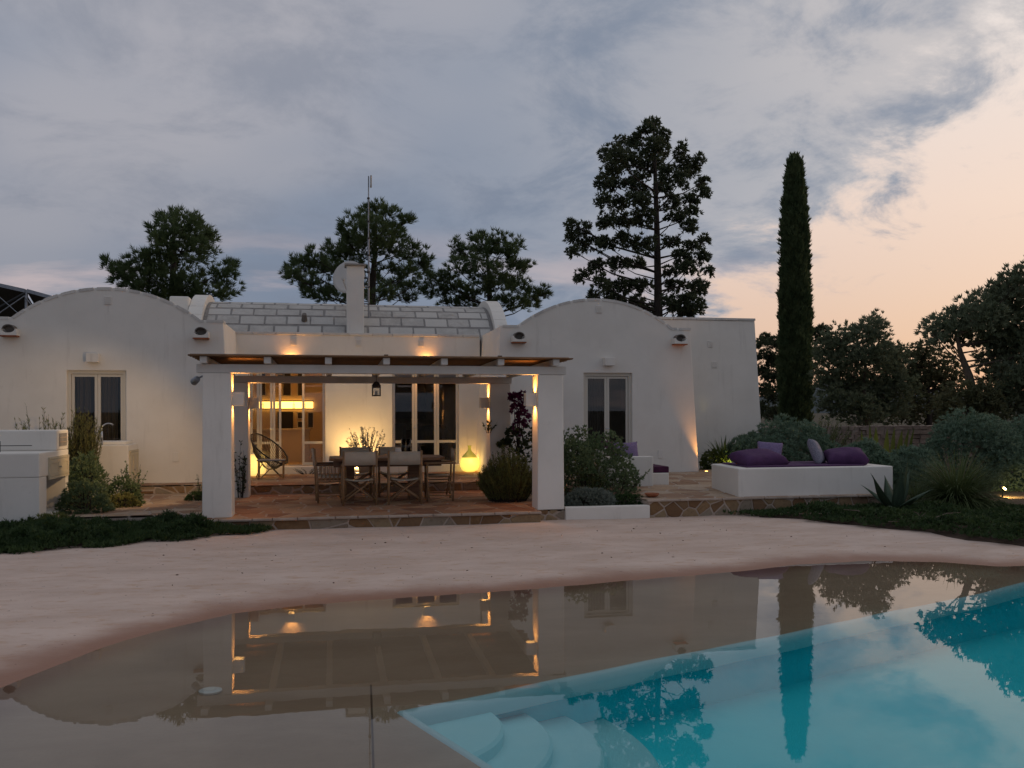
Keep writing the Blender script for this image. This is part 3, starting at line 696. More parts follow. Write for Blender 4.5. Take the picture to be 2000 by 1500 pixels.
# vents, sockets, rain spouts
def vent(x, y, z, w=.13, h=.16):
    o = MB().box(x-w/2, x+w/2, y-.014, y-.0005, z-h/2, z+h/2).build('vent', 'vent', hs, bevel=.004)
    for k in range(5): MB().box(x-w*.38, x+w*.38, y-.022, y-.013, z-h*.36+k*h*.18-.006, z-h*.36+k*h*.18+.006).build('slat', 'vent', o)
for x, z in ((-.85, 3.37), (.6, 3.37), (2.03, 3.37)): vent(x, CY, z)
for x, z in ((-4.22, 3.95), (5.60, 3.97)): vent(x, WY, z)
for x, z in ((9.03, 3.42), (9.135, 2.92)): vent(x, 20.56, z)
for x, z, y in ((-2.99, .92, WY), (6.98, .86, WY)): MB().box(x-.055, x+.055, y-.012, y-.0005, z-.09, z+.09).build('socket_plate', 'vent', hs, bevel=.004)
def spout(x, z):
    mb = MB(); n = 10                                   # white half-round gutter block
    po = [(x-.15, z-.10), (x+.15, z-.10), (x+.15, z+.02)]+[(x+.12*math.cos(math.pi*k/n), z+.02-.075*math.sin(math.pi*k/n)) for k in range(n+1)]+[(x-.15, z+.02)]
    s = mb.prism(po, WY-.19, WY-.001).build('rain_spout', 'plaster', hs)
    MB().box(x-.145, x+.145, WY-.185, WY-.003, z-.125, z-.101).build('orange_slab', 'terracotta', s)  # thin orange-brown slab on the underside of the block
    t = [(x+.11*math.cos(math.pi*k/n), z+.021+.085*math.sin(math.pi*k/n)) for k in range(n+1)]
    t2 = [(x+.092*math.cos(math.pi*k/n), z+.021+.067*math.sin(math.pi*k/n)) for k in range(n, -1, -1)]
    MB().prism(t+t2, WY-.17, WY-.001).build('cover_tile', 'darktile', s)
    MB().prism([(x+.09*math.cos(math.pi*k/n), z+.021+.065*math.sin(math.pi*k/n)) for k in range(n+1)]+[(x-.06, z-.03), (x+.06, z-.03)], WY-.06, WY-.0015).build('outlet', 'darktile', s)
for x in (-5.93, -2.50, 3.83, 7.39): spout(x, 3.345)
# things on the roof
t = thing('antenna_mast', 'tall thin antenna mast with a white panel aerial beside the chimney', 'antenna', (.86, 21.6, 3.9))
MB().tube([(.86, 21.6, 3.95), (.86, 21.6, 5.9)], .022, 8).tube([(.86, 21.6, 5.9), (.865, 21.6, 7.38)], .014, 8).build('mast', 'galv', t)
for z in (4.35, 4.75, 5.1, 5.5, 5.9, 6.3, 6.85): MB().tube([(.86, 21.6, z-.02), (.86, 21.6, z+.02)], .032, 8).build('clamp', 'lantern', t)
MB().box(.735, .86, 21.55, 21.58, 4.74, 4.77).box(.735, .86, 21.55, 21.58, 4.34, 4.37).build('wall_bracket', 'galv', t)
MB().box(.90, .94, 21.5, 21.68, 7.12, 7.38).build('panel_aerial', 'dish', t, bevel=.01)
t = thing('satellite_dish', 'round pale satellite dish standing behind the white chimney', 'satellite dish', (.56, 22.1, 4.3))
ax = Vector((-.35, -.9, .28)).normalized(); a_ = ax.cross(Z_).normalized(); b_ = a_.cross(ax); c_ = Vector((.42, 22.05, 5.02)); mb = MB()
for k in range(7):
    r_ = .40*k/6
    for j in range(28):
        th = 2*math.pi*j/28; p = c_+(a_*math.cos(th)+b_*math.sin(th)*1.06)*max(r_, .001)+ax*(.32*r_*r_); mb.v.append(tuple(p))
for k in range(6):
    for j in range(28): mb.f.append((k*28+j, k*28+(j+1) % 28, (k+1)*28+(j+1) % 28, (k+1)*28+j))
o = mb.build('reflector', 'dish', t, smooth=True); sm = o.modifiers.new('thick', 'SOLIDIFY'); sm.thickness = .012
e_ = c_-b_*.40; f_ = c_+ax*.42-b_*.22
MB().tube([e_, f_], .014, 6).build('arm', 'dish', t); MB().tube([f_, f_-ax*.1+b_*.02], [.035, .025], 8).build('receiver', 'dish', t)
MB().tube([(.56, 22.1, 4.3), (.56, 22.1, 5.0)], .025, 8).build('post', 'galv', t)
# metal canopy seen over the left parapet
t = thing('shade_canopy', 'grey steel canopy with brown panels behind the left wing roof', 'canopy', (-9.0, 27, 0))
def cpt(px, py, y=27.0): return at(px, py, y)
A0, A1, A2 = cpt(-60, 540), cpt(48, 564), cpt(110, 580)
for nm, a, b in (('top_rail', A0, A1), ('top_rail', A1+Vector((.06, 0, 0)), A2)):
    d = (b-a); MB().add([a+Vector((0, 0, -.10)), b+Vector((0, 0, -.10)), b+Vector((0, .1, -.10)), a+Vector((0, .1, -.10)), a, b, b+Vector((0, .1, 0)), a+Vector((0, .1, 0))], [(0, 3, 2, 1), (4, 5, 6, 7), (0, 1, 5, 4), (1, 2, 6, 5), (2, 3, 7, 6), (3, 0, 4, 7)]).build(nm, 'galv', t)
for a, b in ((A0, A1), (A1+Vector((.06, 0, 0)), A2)):
    q = Vector((0, .03, -.10)); lo = Vector((0, 1.9, -.9))
    MB().add([a+q, b+q, b+lo, a+lo, a+q+Vector((0, .02, .02)), b+q+Vector((0, .02, .02)), b+lo+Vector((0, .02, .02)), a+lo+Vector((0, .02, .02))], [(0, 3, 2, 1), (4, 5, 6, 7), (0, 1, 5, 4), (1, 2, 6, 5), (2, 3, 7, 6), (3, 0, 4, 7)]).build('panel', 'panel', t)
MB().tube([A1+Vector((.03, .05, -.02)), (A1.x+.03, 27.05, 0)], .045, 8).build('post', 'galv', t)
MB().tube([(-10.6, 27.05, 0), A0+Vector((.1, .05, -.05))], .045, 8).build('post', 'galv', t)
MB().tube([A1+Vector((0, .04, -.12)), A1+Vector((-1.3, .04, -.95))], .05, 8).build('beam', 'black', t)
for a, b in ((A1+Vector((0, -.02, -.2)), A1+Vector((-.85, -.02, -.85))), (A1+Vector((0, -.02, -.2)), A1+Vector((.4, -.02, -.75))), (A0+Vector((.5, -.02, -.3)), A0+Vector((1.45, -.02, -1.2)))):
    MB().tube([a, b], .014, 6).build('brace', 'galv', t)

# interior seen through the open doors
t = thing('wall_shelf', 'long glowing yellow wall niche with bottles in the living room', 'shelf', (-1.0, 24.85, 1.9))
NY = 24.86
MB().box(-1.95, -.50, NY-.02, NY+.03, 1.89, 2.07).build('lit_back', emis('niche_glow', (1, .52, .11), 3.4), t)
MB().box(-1.97, -.48, NY-.16, NY-.021, 2.071, 2.10).box(-1.97, -.48, NY-.16, NY-.021, 1.86, 1.889).build('shelf_board', 'darkwood', t)
for k, x in enumerate((-1.80, -1.40, -1.0, -.72)):
    MB().lathe([(.028, 0), (.028, .1), (.011, .13), (.011, .17)], (x, NY-.1, 1.8895), 10).build('bottle', 'glass', t)
for (x0, x1, z0, z1, lb) in ((-1.95, -1.72, 2.22, 2.9, 'tall dark framed picture at the left end above the glowing niche'), (-1.30, -1.06, 2.22, 2.95, 'tall dark framed picture with a figure above the glowing niche'), (-.92, -.70, 2.22, 2.95, 'narrow dark framed picture at the right above the glowing niche'),
                             (-.92, -.70, 1.60, 1.79, 'small upper dark framed picture below the glowing niche'), (-.92, -.70, 1.36, 1.55, 'small lower dark framed picture below the glowing niche'), (-.65, -.48, 1.36, 1.79, 'small dark framed picture beside the pair under the niche')):
    p = thing('picture', lb, 'picture', (x0, NY, z0)); MB().box(x0, x1, NY-.01, NY+.03, z0, z1).build('frame', 'aludoor', p); MB().box(x0+.025, x1-.025, NY-.018, NY-.009, z0+.025, z1-.025).build('canvas', 'picture', p)
t = thing('television', 'black television on the living room wall below the glowing niche', 'television', (-1.3, NY, 1.3)); MB().box(-1.42, -1.02, NY-.07, NY+.03, 1.30, 1.80).build('screen', 'black', t, bevel=.01); MB().box(-1.30, -1.14, NY-.05, NY-.01, 1.25, 1.30).build('mount', 'black', t)
t = thing('kitchen_counter', 'plain beige counter block inside the open living room door', 'counter', (-1.2, 22.8, .57)); MB().box(-1.95, -.55, 22.6, 23.2, .571, 1.34).build('base', 'counter', t); MB().box(-1.98, -.52, 22.57, 23.23, 1.341, 1.38).build('top', 'counter', t)
t = thing('tall_lamp', 'thin upright strip lamp glowing orange behind the left glass door', 'lamp', (-1.93, 22.3, .57)); MB().box(-1.95, -1.92, 22.28, 22.31, 1.45, 2.15).build('tube', emis('strip_glow', (1, .5, .12), 2.0), t); MB().box(-1.96, -1.91, 22.27, 22.32, .571, 1.449).build('stand', 'darkwood', t)
t = thing('round_armchair', 'dark round-backed armchair standing inside the right glazed doors', 'armchair', (2.3, 22.2, .57))
MB().lathe([(.30, .0), (.36, .25), (.40, .5), (.38, .74), (.30, .86), (.10, .90)], (2.45, 22.2, .571), 20).build('shell', 'curtain', t, smooth=True); MB().lathe([(.22, 0), (.3, .08)], (2.45, 21.85, .82), 16).build('seat', 'curtain', t)
t = thing('wall_cabinet', 'dark wall cabinet behind the right glazed doors', 'cabinet', (1.9, 24.6, .57)); MB().box(1.2, 2.9, 24.4, 24.88, .571, 1.30).build('base', 'darkwood', t); MB().box(1.7, 2.5, 24.5, 24.89, 1.6, 2.6).build('upper', 'darkwood', t)
t = thing('ceiling_lamp', 'small warm ceiling lamp inside the living room near the open door', 'lamp', (-.30, 22.2, 3.2))
MB().lathe([(.10, .0), (.12, .05), (.11, .099)], (-.30, 22.2, 3.20), 18).build('housing', 'white_ceramic', t); MB().lathe([(.085, -.012), (.09, -.001)], (-.30, 22.2, 3.20), 18).build('diffuser', emis('ceiling_glow', (1, .55, .16), 5), t)
plight('lamp_light', (-.30, 22.2, 3.12), 22, (1, .50, .14), .08, t)
for k in range(2):
    t = thing('dining_chair', ('dark indoor chair nearest the left edge of the right glazed doors', 'dark indoor chair beside the first door mullion')[k], 'chair', (1.62+k*.42, 21.9, .57), 0, 'chairs inside the right doors')
    x = 1.62+k*.42; MB().box(x-.17, x+.17, 21.8, 22.15, .98, 1.03).build('seat', 'curtain', t); MB().box(x-.16, x+.16, 22.11, 22.15, 1.04, 1.5).build('backrest', 'curtain', t)
    for a in (-.15, .15):
        for b in (21.83, 22.12): MB().box(x+a-.015, x+a+.015, b-.015, b+.015, .571, .979).build('leg', 'darkwood', t)
# ================================================================ pergola
WARM = (1.0, .40, .09); WARM2 = (1.0, .62, .26); YEL = (1.0, .72, .26)
pg = thing('pergola', 'white pillared pergola with a brown reed roof over the dining terrace', 'pergola', (.8, 15.5, TZ))
PIL = {'fl': (-1.86, -1.46, 13.85, 14.25, .0, 2.375), 'fr': (3.19, 3.60, 13.87, 14.27, TZ-.01, 2.375), 'rl': (-1.90, -1.50, 17.05, 17.44, TZ-.01, 2.33), 'rr': (2.98, 3.38, 17.05, 17.44, TZ-.01, 2.33)}
for k, (a, b, c, d, z0, z1) in PIL.items():
    e = .012
    vs = [(a-e, c-e, z0), (b+e, c-e, z0), (b+e, d+e, z0), (a-e, d+e, z0), (a, c, z1), (b, c, z1), (b, d, z1), (a, d, z1)]
    MB().add(vs, [(0, 3, 2, 1), (4, 5, 6, 7), (0, 1, 5, 4), (1, 2, 6, 5), (2, 3, 7, 6), (3, 0, 4, 7)]).build('pillar', 'plaster', pg, bevel=.018, seg=3)
MB().box(-1.95, 3.65, 13.86, 14.06, 2.377, 2.505).build('beam', 'paint', pg, bevel=.01)
MB().box(-1.96, 3.42, 17.12, 17.32, 2.332, 2.46).build('beam', 'paint', pg, bevel=.01)
RX = (-1.83, -.93, -.05, .81, 1.69, 2.57, 3.45)
def rz(y): return 2.508+(y-13.9)*(2.463-2.508)/3.3
for x in RX:
    y0, y1 = 13.70, 17.60; h = .10
    vs = [(x-.05, y0, rz(y0)), (x+.05, y0, rz(y0)), (x+.05, y1, rz(y1)), (x-.05, y1, rz(y1)), (x-.05, y0, rz(y0)+h), (x+.05, y0, rz(y0)+h), (x+.05, y1, rz(y1)+h), (x-.05, y1, rz(y1)+h)]
    MB().add(vs, [(0, 3, 2, 1), (4, 5, 6, 7), (0, 1, 5, 4), (1, 2, 6, 5), (2, 3, 7, 6), (3, 0, 4, 7)]).build('rafter', 'paint', pg, bevel=.008)
rm = MB(); rd = random.Random(31)
y = 13.66
while y < 17.65:                                    # reeds run along the roof, two uneven layers
    r_ = rd.uniform(.009, .014); z = rz(y)+.101+r_+rd.uniform(0, .004)
    xs = [-1.99+rd.uniform(-.06, .05), -.6, .8, 2.2, 3.68+rd.uniform(-.06, .07)]
    rm.tube([(x, y+rd.uniform(-.006, .006), z+rd.uniform(-.003, .003)) for x in xs], r_, 5); y += r_*1.7
o = rm.build('reed_mat', 'reed', pg, smooth=True); o['kind'] = 'stuff'
for x in (.81, 2.57): MB().box(x-.03, x+.03, 13.78, 13.84, rz(13.8)+.126, rz(13.8)+.155).build('batten', 'darkwood', pg)
# ---- wall lamps: plaster cubes lit upwards and downwards
LAMPB = emis('lamp_glow', (1, .58, .2), 14)
def sconce(loc, axis, label, grp, power=13, col_=WARM, sz=(.17, .16, .20), m='plaster'):
    """box standing off a wall; axis = direction out of the wall"""
    ax_ = Vector(axis); c = Vector(loc)+ax_*sz[0]/2; side = Vector((-ax_.y, ax_.x, 0))
    t = thing('wall_lamp', label, 'lamp', tuple(loc), 0, grp)
    hx = abs(ax_.x)*sz[0]/2+abs(side.x)*sz[1]/2; hy = abs(ax_.y)*sz[0]/2+abs(side.y)*sz[1]/2
    mb = MB(); h = sz[2]/2; w_ = .016
    mb.box(c.x-hx, c.x+hx, c.y-hy, c.y-hy+w_, c.z-h, c.z+h).box(c.x-hx, c.x+hx, c.y+hy-w_, c.y+hy, c.z-h, c.z+h)
    mb.box(c.x-hx, c.x-hx+w_, c.y-hy+w_, c.y+hy-w_, c.z-h+.001, c.z+h-.001).box(c.x+hx-w_, c.x+hx, c.y-hy+w_, c.y+hy-w_, c.z-h+.001, c.z+h-.001)
    mb.build('box', m, t)
    b = Vector(loc)+ax_*(sz[0]*.42)
    MB().tube([b-Z_*.045, b+Z_*.045], .028, 10).build('bulb', LAMPB, t)
    for s in (1, -1):
        spot('lamp_light', tuple(b+Z_*s*(h+.004)), tuple(b+Z_*s-ax_*.25), power, col_, 130, 1.0, .05, t)
    return t
PG = 'cube lamps on the pergola pillars'
sconce((-1.462, 14.05, 1.995), (1, 0, 0), 'white cube wall lamp on the front left pergola pillar', PG)
sconce((3.192, 14.07, 1.985), (-1, 0, 0), 'white cube wall lamp on the front right pergola pillar', PG)
sconce((-1.502, 17.25, 1.96), (1, 0, 0), 'white cube wall lamp on the rear left pergola pillar', PG)
sconce((2.982, 17.25, 1.96), (-1, 0, 0), 'white cube wall lamp on the rear right pergola pillar', PG)
HG = 'cube lamps on the house wall above the doors'
sconce((-.90, CY-.001, 2.80), (0, -1, 0), 'cube wall lamp on the house wall above the left glazed doors', HG, 12)
sconce((2.14, CY-.001, 2.80), (0, -1, 0), 'cube wall lamp on the house wall above the right glazed doors', HG, 12)
for x, z, lb in ((-4.47, 2.84, 'unlit white box lamp above the left wing door'), (5.795, 2.85, 'unlit white box lamp above the right wing door')):
    t = thing('box_lamp', lb, 'lamp', (x, WY, z), 0, 'unlit box lamps over the wing doors')
    MB().box(x-.11, x+.11, WY-.16, WY-.001, z-.085, z+.085).build('box', 'plaster', t, bevel=.006); MB().box(x-.09, x+.09, WY-.14, WY-.02, z-.09, z-.0855).build('diffuser', 'white_ceramic', t)
# floodlight on the left pillar washing the wing wall
t = thing('floodlight', 'small grey floodlight on the outer side of the front left pillar', 'lamp', (-1.90, 13.97, 2.27))
d_ = (Vector((-4.97, 18.5, .27))-Vector((-1.97, 13.97, 2.27))).normalized()
MB().tube([(-1.873, 13.97, 2.33), (-1.94, 13.97, 2.30)], .014, 8).build('bracket', 'galv', t)
fl = Vector((-1.97, 13.97, 2.27)); MB().tube([fl-d_*.07, fl-d_*.04, fl+d_*.07], [.035, .05, .055], 12).build('head', 'galv', t)
MB().tube([fl+d_*.071, fl+d_*.073], .045, 12).build('lens', emis('flood_glow', (1, .8, .5), 6), t)
spot('lamp_light', tuple(fl+d_*.09), (-4.97, 18.5, .27), 130, (1, .64, .30), 68, .60, .03, t)
# ground lamps
def uplight(loc, label, target, power, color, angle=70, blend=.7, glow=12):
    t = thing('ground_lamp', label, 'lamp', loc, 0, 'small lamps set in the ground'); x, y, z = loc
    MB().lathe([(.05, -.03), (.055, .0), (.055, .012), (.04, .014)], loc, 16).build('ring', 'steel', t)
    MB().lathe([(.038, .013), (.02, .018)], loc, 16).build('lens', emis('uplight_glow', color, glow), t)
    spot('lamp_light', (x, y, z+.03), target, power, color, angle, blend, .02, t); return t
uplight((7.97, 18.36, gz(18.36)+.006), 'lit ground lamp in the paving at the right wing corner', (7.93, 18.60, 1.9), 50, (1, .42, .10), 60, .8)
uplight((.55, 20.25, .43), 'lit ground lamp at the yellow wall behind the dining table', (.62, 20.84, 1.6), 80, (1, .60, .19), 125, 1.0)
uplight((8.75, 18.75, .50), 'lit ground lamp under the bright green leaves by the right wing', (8.80, 19.5, .65), 24, (1, .85, .18), 70, .8)
uplight((12.2, 18.2, .3), 'lit ground lamp under the broad yellow leaves behind the shrubs', (12.7, 19.2, 1.0), 9, (1, .8, .2), 90, .8)
# garden spike spot at the far right
gp = at(1958, 947, 14.9); gp.z = .30
t = thing('garden_spotlight', 'lit garden spotlight on the soil at the right edge of the picture', 'lamp', (gp.x, gp.y, .12))
MB().tube([(gp.x, gp.y, .05), (gp.x, gp.y, .26)], .012, 6).build('spike', 'black', t)
d_ = Vector((.75, .25, -.45)).normalized(); h_ = Vector((gp.x, gp.y, .32))
MB().tube([h_-d_*.07, h_+d_*.05], [.03, .045], 12).build('head', 'lantern', t)
MB().tube([h_-d_*.02-Y_*.047, h_+d_*.045-Y_*.05], .016, 8).build('lens', emis('spike_glow', (1, .72, .25), 25), t)
spot('lamp_light', tuple(h_+d_*.07), tuple(h_+d_*1.0), 40, (1, .70, .24), 110, .6, .02, t)

# ---- demijohn lamp, floor vase lamp
def glowglass(name, c, s, low=.35):
    m = bpy.data.materials.new(name); m.use_nodes = True; t_ = NT(m.node_tree); p = t_.nt.nodes['Principled BSDF']
    p.inputs['Base Color'].default_value = c4((.45, .42, .10)); p.inputs['Roughness'].default_value = .12
    geo = t_.n('ShaderNodeNewGeometry'); lw = t_.n('ShaderNodeLayerWeight'); lw.inputs[0].default_value = .35
    f = t_.noise(t_.vmap(geo.outputs['Position'], (3, 3, 7)), 2.0, 4, .6)
    st = t_.m('MULTIPLY', t_.m('ADD', .75, t_.m('MULTIPLY', f, .5)), t_.m('SUBTRACT', 1.0, t_.m('MULTIPLY', lw.outputs['Facing'], .55)))
    p.inputs['Emission Color'].default_value = c4(c); t_.l(t_.m('MULTIPLY', st, s), p.inputs['Emission Strength']); return m
dj = (3.06, 20.25, .424)
t = thing('demijohn_lamp', 'glowing yellow glass demijohn lamp on the upper terrace by the right doors', 'lamp', dj)
MB().lathe([(.08, .0), (.13, .015), (.18, .055), (.212, .12), (.222, .19), (.215, .26), (.198, .30), (.180, .33)], dj, 28).build('body', glowglass('demijohn_glow', (1.0, .68, .12), 1.1), t, smooth=True)
MB().lathe([(.179, .331), (.155, .365), (.122, .40), (.085, .435), (.055, .468), (.040, .50), (.035, .53), (.035, .575), (.045, .58), (.045, .60)], dj, 24, False).build('neck', glowglass('green_bottle', (.42, .40, .04), .22), t, smooth=True)
plight('lamp_light', (dj[0], dj[1]-.30, dj[2]+.3), 2.2, (1, .62, .2), .15, t); plight('lamp_light', (dj[0]+.1, dj[1]+.28, dj[2]+.22), 3.0, (1, .55, .15), .1, t)
vs_ = (-1.62, 20.15, .424)
t = thing('vase_lamp', 'glowing pale vase lamp on the floor behind the left pillar', 'lamp', vs_)
MB().lathe([(.14, .0), (.21, .06), (.24, .16), (.235, .28), (.19, .42), (.15, .46)], vs_, 24).build('body', glowglass('vase_glow', (1.0, .62, .18), .95), t, smooth=True)
MB().lathe([(.15, .462), (.16, .48), (.14, .485)], vs_, 24).build('rim', 'white_ceramic', t)
plight('lamp_light', (vs_[0]+.1, vs_[1]-.32, vs_[2]+.3), 2.0, (1, .6, .2), .15, t); plight('lamp_light', (vs_[0], vs_[1]+.33, vs_[2]+.4), 1.5, (1, .6, .2), .1, t)
# ---- hanging lantern and gourd
lx, ly, lz = at(735, 760, 16.0)
t = thing('lantern', 'dark metal lantern hanging from the pergola in front of the wall', 'lantern', (lx, ly, lz-.12))
a, b, z0, z1 = .075, .075, lz-.125, lz+.075
f = MB().box(lx-a, lx+a, ly-b, ly+b, z0, z0+.02).box(lx-a, lx+a, ly-b, ly+b, z1-.055, z1)
for sx_ in (-1, 1):
    for sy_ in (-1, 1): f.box(lx+sx_*a-.008-(.008 if sx_ > 0 else -.008), lx+sx_*a+.008-(.008 if sx_ > 0 else -.008), ly+sy_*b-.008-(.008 if sy_ > 0 else -.008), ly+sy_*b+.008-(.008 if sy_ > 0 else -.008), z0+.0201, z1-.0551)
f.build('frame', 'lantern', t); MB().lathe([(.07, 0), (.045, .045), (.02, .06)], (lx, ly, z1), 12).build('cap', 'lantern', t)
MB().tube([(lx, ly, z1+.058), (lx, ly, rz(16.0)+.0)], .006, 5).build('hanger', 'lantern', t); MB().lathe([(.022, 0), (.022, .07)], (lx, ly, z0+.021), 10).build('candle', 'canvas', t)
for s in (-1, 1): MB().box(lx-a+.018, lx+a-.018, ly+s*(b-.008)-.002, ly+s*(b-.008)+.002, z0+.021, z1-.056).build('pane', 'glass', t)
gx, gy, gzz = at(486, 820, 20.3)
t = thing('hanging_gourd', 'small brown gourd hanging on a cord by the left door', 'gourd', (gx, gy, gzz)); MB().lathe([(.005, -.08), (.05, -.05), (.055, -.01), (.03, .05), (.012, .09), (.005, .12)], (gx, gy, gzz), 14).build('gourd', 'terracotta', t, smooth=True)
MB().tube([(gx, gy, gzz+.12), (gx, gy, 2.72), (gx, CY, 2.73)], .005, 5).build('cord', 'darkwood', t)

# ================================================================ dining set
tb = thing('dining_table', 'long brown wooden dining table under the pergola', 'table', (.93, 16.0, TZ))
zt = TZ+.76
po = [(-.05, 15.62), (.06, 15.48), (1.80, 15.48), (1.93, 15.62), (1.93, 16.40), (1.80, 16.52), (.06, 16.52), (-.05, 16.40)]
n_pl = 6
for k in range(n_pl):
    y0, y1 = 15.48+k*1.04/n_pl, 15.48+(k+1)*1.04/n_pl-.004; q = clip(clip(po, (0, -1), -y0), (0, 1), y1)
    MB().prismz(q, zt-.045, zt).build('plank', 'wood', tb, bevel=.004)
MB().box(.02, 1.86, 15.56, 15.60, zt-.15, zt-.046).box(.02, 1.86, 16.40, 16.44, zt-.15, zt-.046).box(.02, .06, 15.601, 16.399, zt-.15, zt-.046).box(1.82, 1.86, 15.601, 16.399, zt-.15, zt-.046).build('apron', 'darkwood', tb)
for x in (.28, 1.42): MB().box(x-.1, x+.1, 15.85, 16.15, TZ+.004, zt-.047).build('leg', 'wood', tb, bevel=.012)
def director_chair(name, label):
    """folding canvas chair in local coordinates, front towards +y"""
    t = thing(name, label, 'chair'); w, d = .27, .22; r = .017
    for sx_ in (-1, 1):
        MB().tube([(sx_*w, -d, 0), (sx_*w, -d-.015, .45), (sx_*w, -d-.03, .90)], r, 8).build('rear_post', 'bamboo', t, smooth=True, local=True)
        MB().tube([(sx_*w, d, 0), (sx_*w, d, .64)], r, 8).build('front_post', 'bamboo', t, smooth=True, local=True)
        MB().tube([(sx_*w, -d-.05, .655), (sx_*w, d+.05, .655)], .02, 8).build('armrest', 'bamboo', t, smooth=True, local=True)
        MB().tube([(sx_*w, -d, .10), (sx_*w, d, .10)], .012, 6).build('side_rail', 'bamboo', t, local=True)
        MB().tube([(sx_*w, -d, .33), (sx_*w, d, .33)], .012, 6).build('side_rail', 'bamboo', t, local=True)
        MB().tube([(sx_*.24, -d+.02, .43), (sx_*.24, d+.02, .43)], .015, 6).build('seat_rail', 'bamboo', t, local=True)
    for y in (-d+.03, d-.03):
        MB().tube([(-w, y, .06), (w-.03, y, .43)], .014, 8).build('cross_leg', 'bamboo', t, smooth=True, local=True)
        MB().tube([(w, y+.03, .06), (-w+.03, y+.03, .43)], .014, 8).build('cross_leg', 'bamboo', t, smooth=True, local=True)
    # sagging canvas seat and back
    n = 10; mb = MB()
    for j in range(2):
        for k in range(n+1):
            u = -1+2*k/n; mb.v.append((u*.25, (-d+.02) if j == 0 else d+.02, .435-.035*(1-u*u)))
    mb.f = [(k, k+1, n+2+k, n+1+k) for k in range(n)]
    o = mb.build('seat', 'canvas', t, smooth=True, local=True); s_ = o.modifiers.new('thick', 'SOLIDIFY'); s_.thickness = .008
    mb = MB()
    for j in range(2):
        for k in range(n+1):
            u = -1+2*k/n; mb.v.append((u*.285, -d-.022-.045*(1-u*u)*(1.0), .665 if j == 0 else .885))
    mb.f = [(k, k+1, n+2+k, n+1+k) for k in range(n)]
    o = mb.build('backrest', 'canvas', t, smooth=True, local=True); s_ = o.modifiers.new('thick', 'SOLIDIFY'); s_.thickness = .010
    return t
DG = 'canvas folding chairs at the dining table'
c0 = director_chair('folding_chair', 'canvas folding chair with its back to the pool, left of the pair'); c0['group'] = DG
def place(src, loc, rz_, label, group):
    c = copy_tree(src); c.location = loc; c.rotation_euler = (0, 0, rz_); c['label'] = label; c['group'] = group; return c
CZ = TZ+.005
place(c0, (1.20, 15.28, CZ), R(-2), 'canvas folding chair with its back to the pool, right of the pair', DG)
place(c0, (1.84, 15.78, CZ), R(88), 'canvas folding chair at the right end of the dining table', DG)
place(c0, (.42, 16.72, CZ), R(180), 'canvas folding chair behind the table facing the pool, left of its pair', DG)
place(c0, (1.12, 16.74, CZ), R(176), 'canvas folding chair behind the table facing the pool, right of its pair', DG)
c0.location = (.44, 15.30, CZ); c0.rotation_euler = (0, 0, R(3))
# bamboo slat armchair at the left end
t = thing('slat_armchair', 'bamboo armchair with slatted sides at the left end of the table', 'chair', (-.02, 15.86, CZ), R(-86))
w, d = .25, .23
for sx_ in (-1, 1):
    MB().tube([(sx_*w, -d, 0), (sx_*w, -d-.02, .5), (sx_*w, -d-.06, .92)], .019, 8).build('rear_post', 'bamboo', t, smooth=True, local=True)
    MB().tube([(sx_*w, d, 0), (sx_*w, d, .64)], .019, 8).build('front_post', 'bamboo', t, smooth=True, local=True)
    MB().tube([(sx_*w, -d-.04, .645), (sx_*w, d+.04, .645)], .022, 8).build('armrest', 'darkwood', t, smooth=True, local=True)
    for z in (.12, .36): MB().tube([(sx_*w, -d, z), (sx_*w, d, z)], .014, 6).build('side_rail', 'bamboo', t, local=True)
    for k in range(6): MB().tube([(sx_*w, -d+.06+k*.068, .36), (sx_*w, -d+.06+k*.068, .64)], .012, 6).build('slat', 'bamboo', t, local=True)
for y, z in ((-d, .14), (d, .14), (d, .36), (-d, .36)): MB().tube([(-w, y, z), (w, y, z)], .013, 6).build('stretcher', 'bamboo', t, local=True)
MB().box(-.24, .24, -.22, .23, .42, .455).build('seat', 'canvas', t, bevel=.015, local=True)
mb = MB(); n = 8
for j in range(2):
    for k in range(n+1): u = -1+2*k/n; mb.v.append((u*.25, -d-.04-.03*j-.03*(1-u*u), .62+.29*j))
mb.f = [(k, k+1, n+2+k, n+1+k) for k in range(n)]; o = mb.build('backrest', 'canvas', t, smooth=True, local=True); s_ = o.modifiers.new('thick', 'SOLIDIFY'); s_.thickness = .02
# small things on the table
def bowl(name, label, cat, loc, prof, m, grp=None, n=18): 
    o = MB().lathe(prof, loc, n).build(name, m, None, smooth=True); return tag(o, label, cat, grp)
zt_ = zt+.001
bowl('small_bowl', 'small grey bowl on the left part of the dining table', 'bowl', (.38, 15.9, zt_), [(.04, 0), (.075, .03), (.085, .06), (.075, .058), (.02, .02)], 'silver')
bowl('jug', 'pale ceramic jug in the middle of the dining table', 'jug', (1.15, 16.05, zt_), [(.05, 0), (.065, .05), (.055, .10), (.045, .13), (.05, .15), (.04, .148)], 'white_ceramic')
bowl('bottle', 'slim dark bottle on the right part of the dining table', 'bottle', (1.53, 16.1, zt_), [(.028, 0), (.028, .12), (.012, .16), (.012, .22)], 'lantern')
bowl('hurricane_glass', 'clear glass cylinder standing on the dining table', 'vase', (1.30, 16.2, zt_), [(.09, 0), (.09, .30), (.085, .30), (.085, .01)], 'glass')
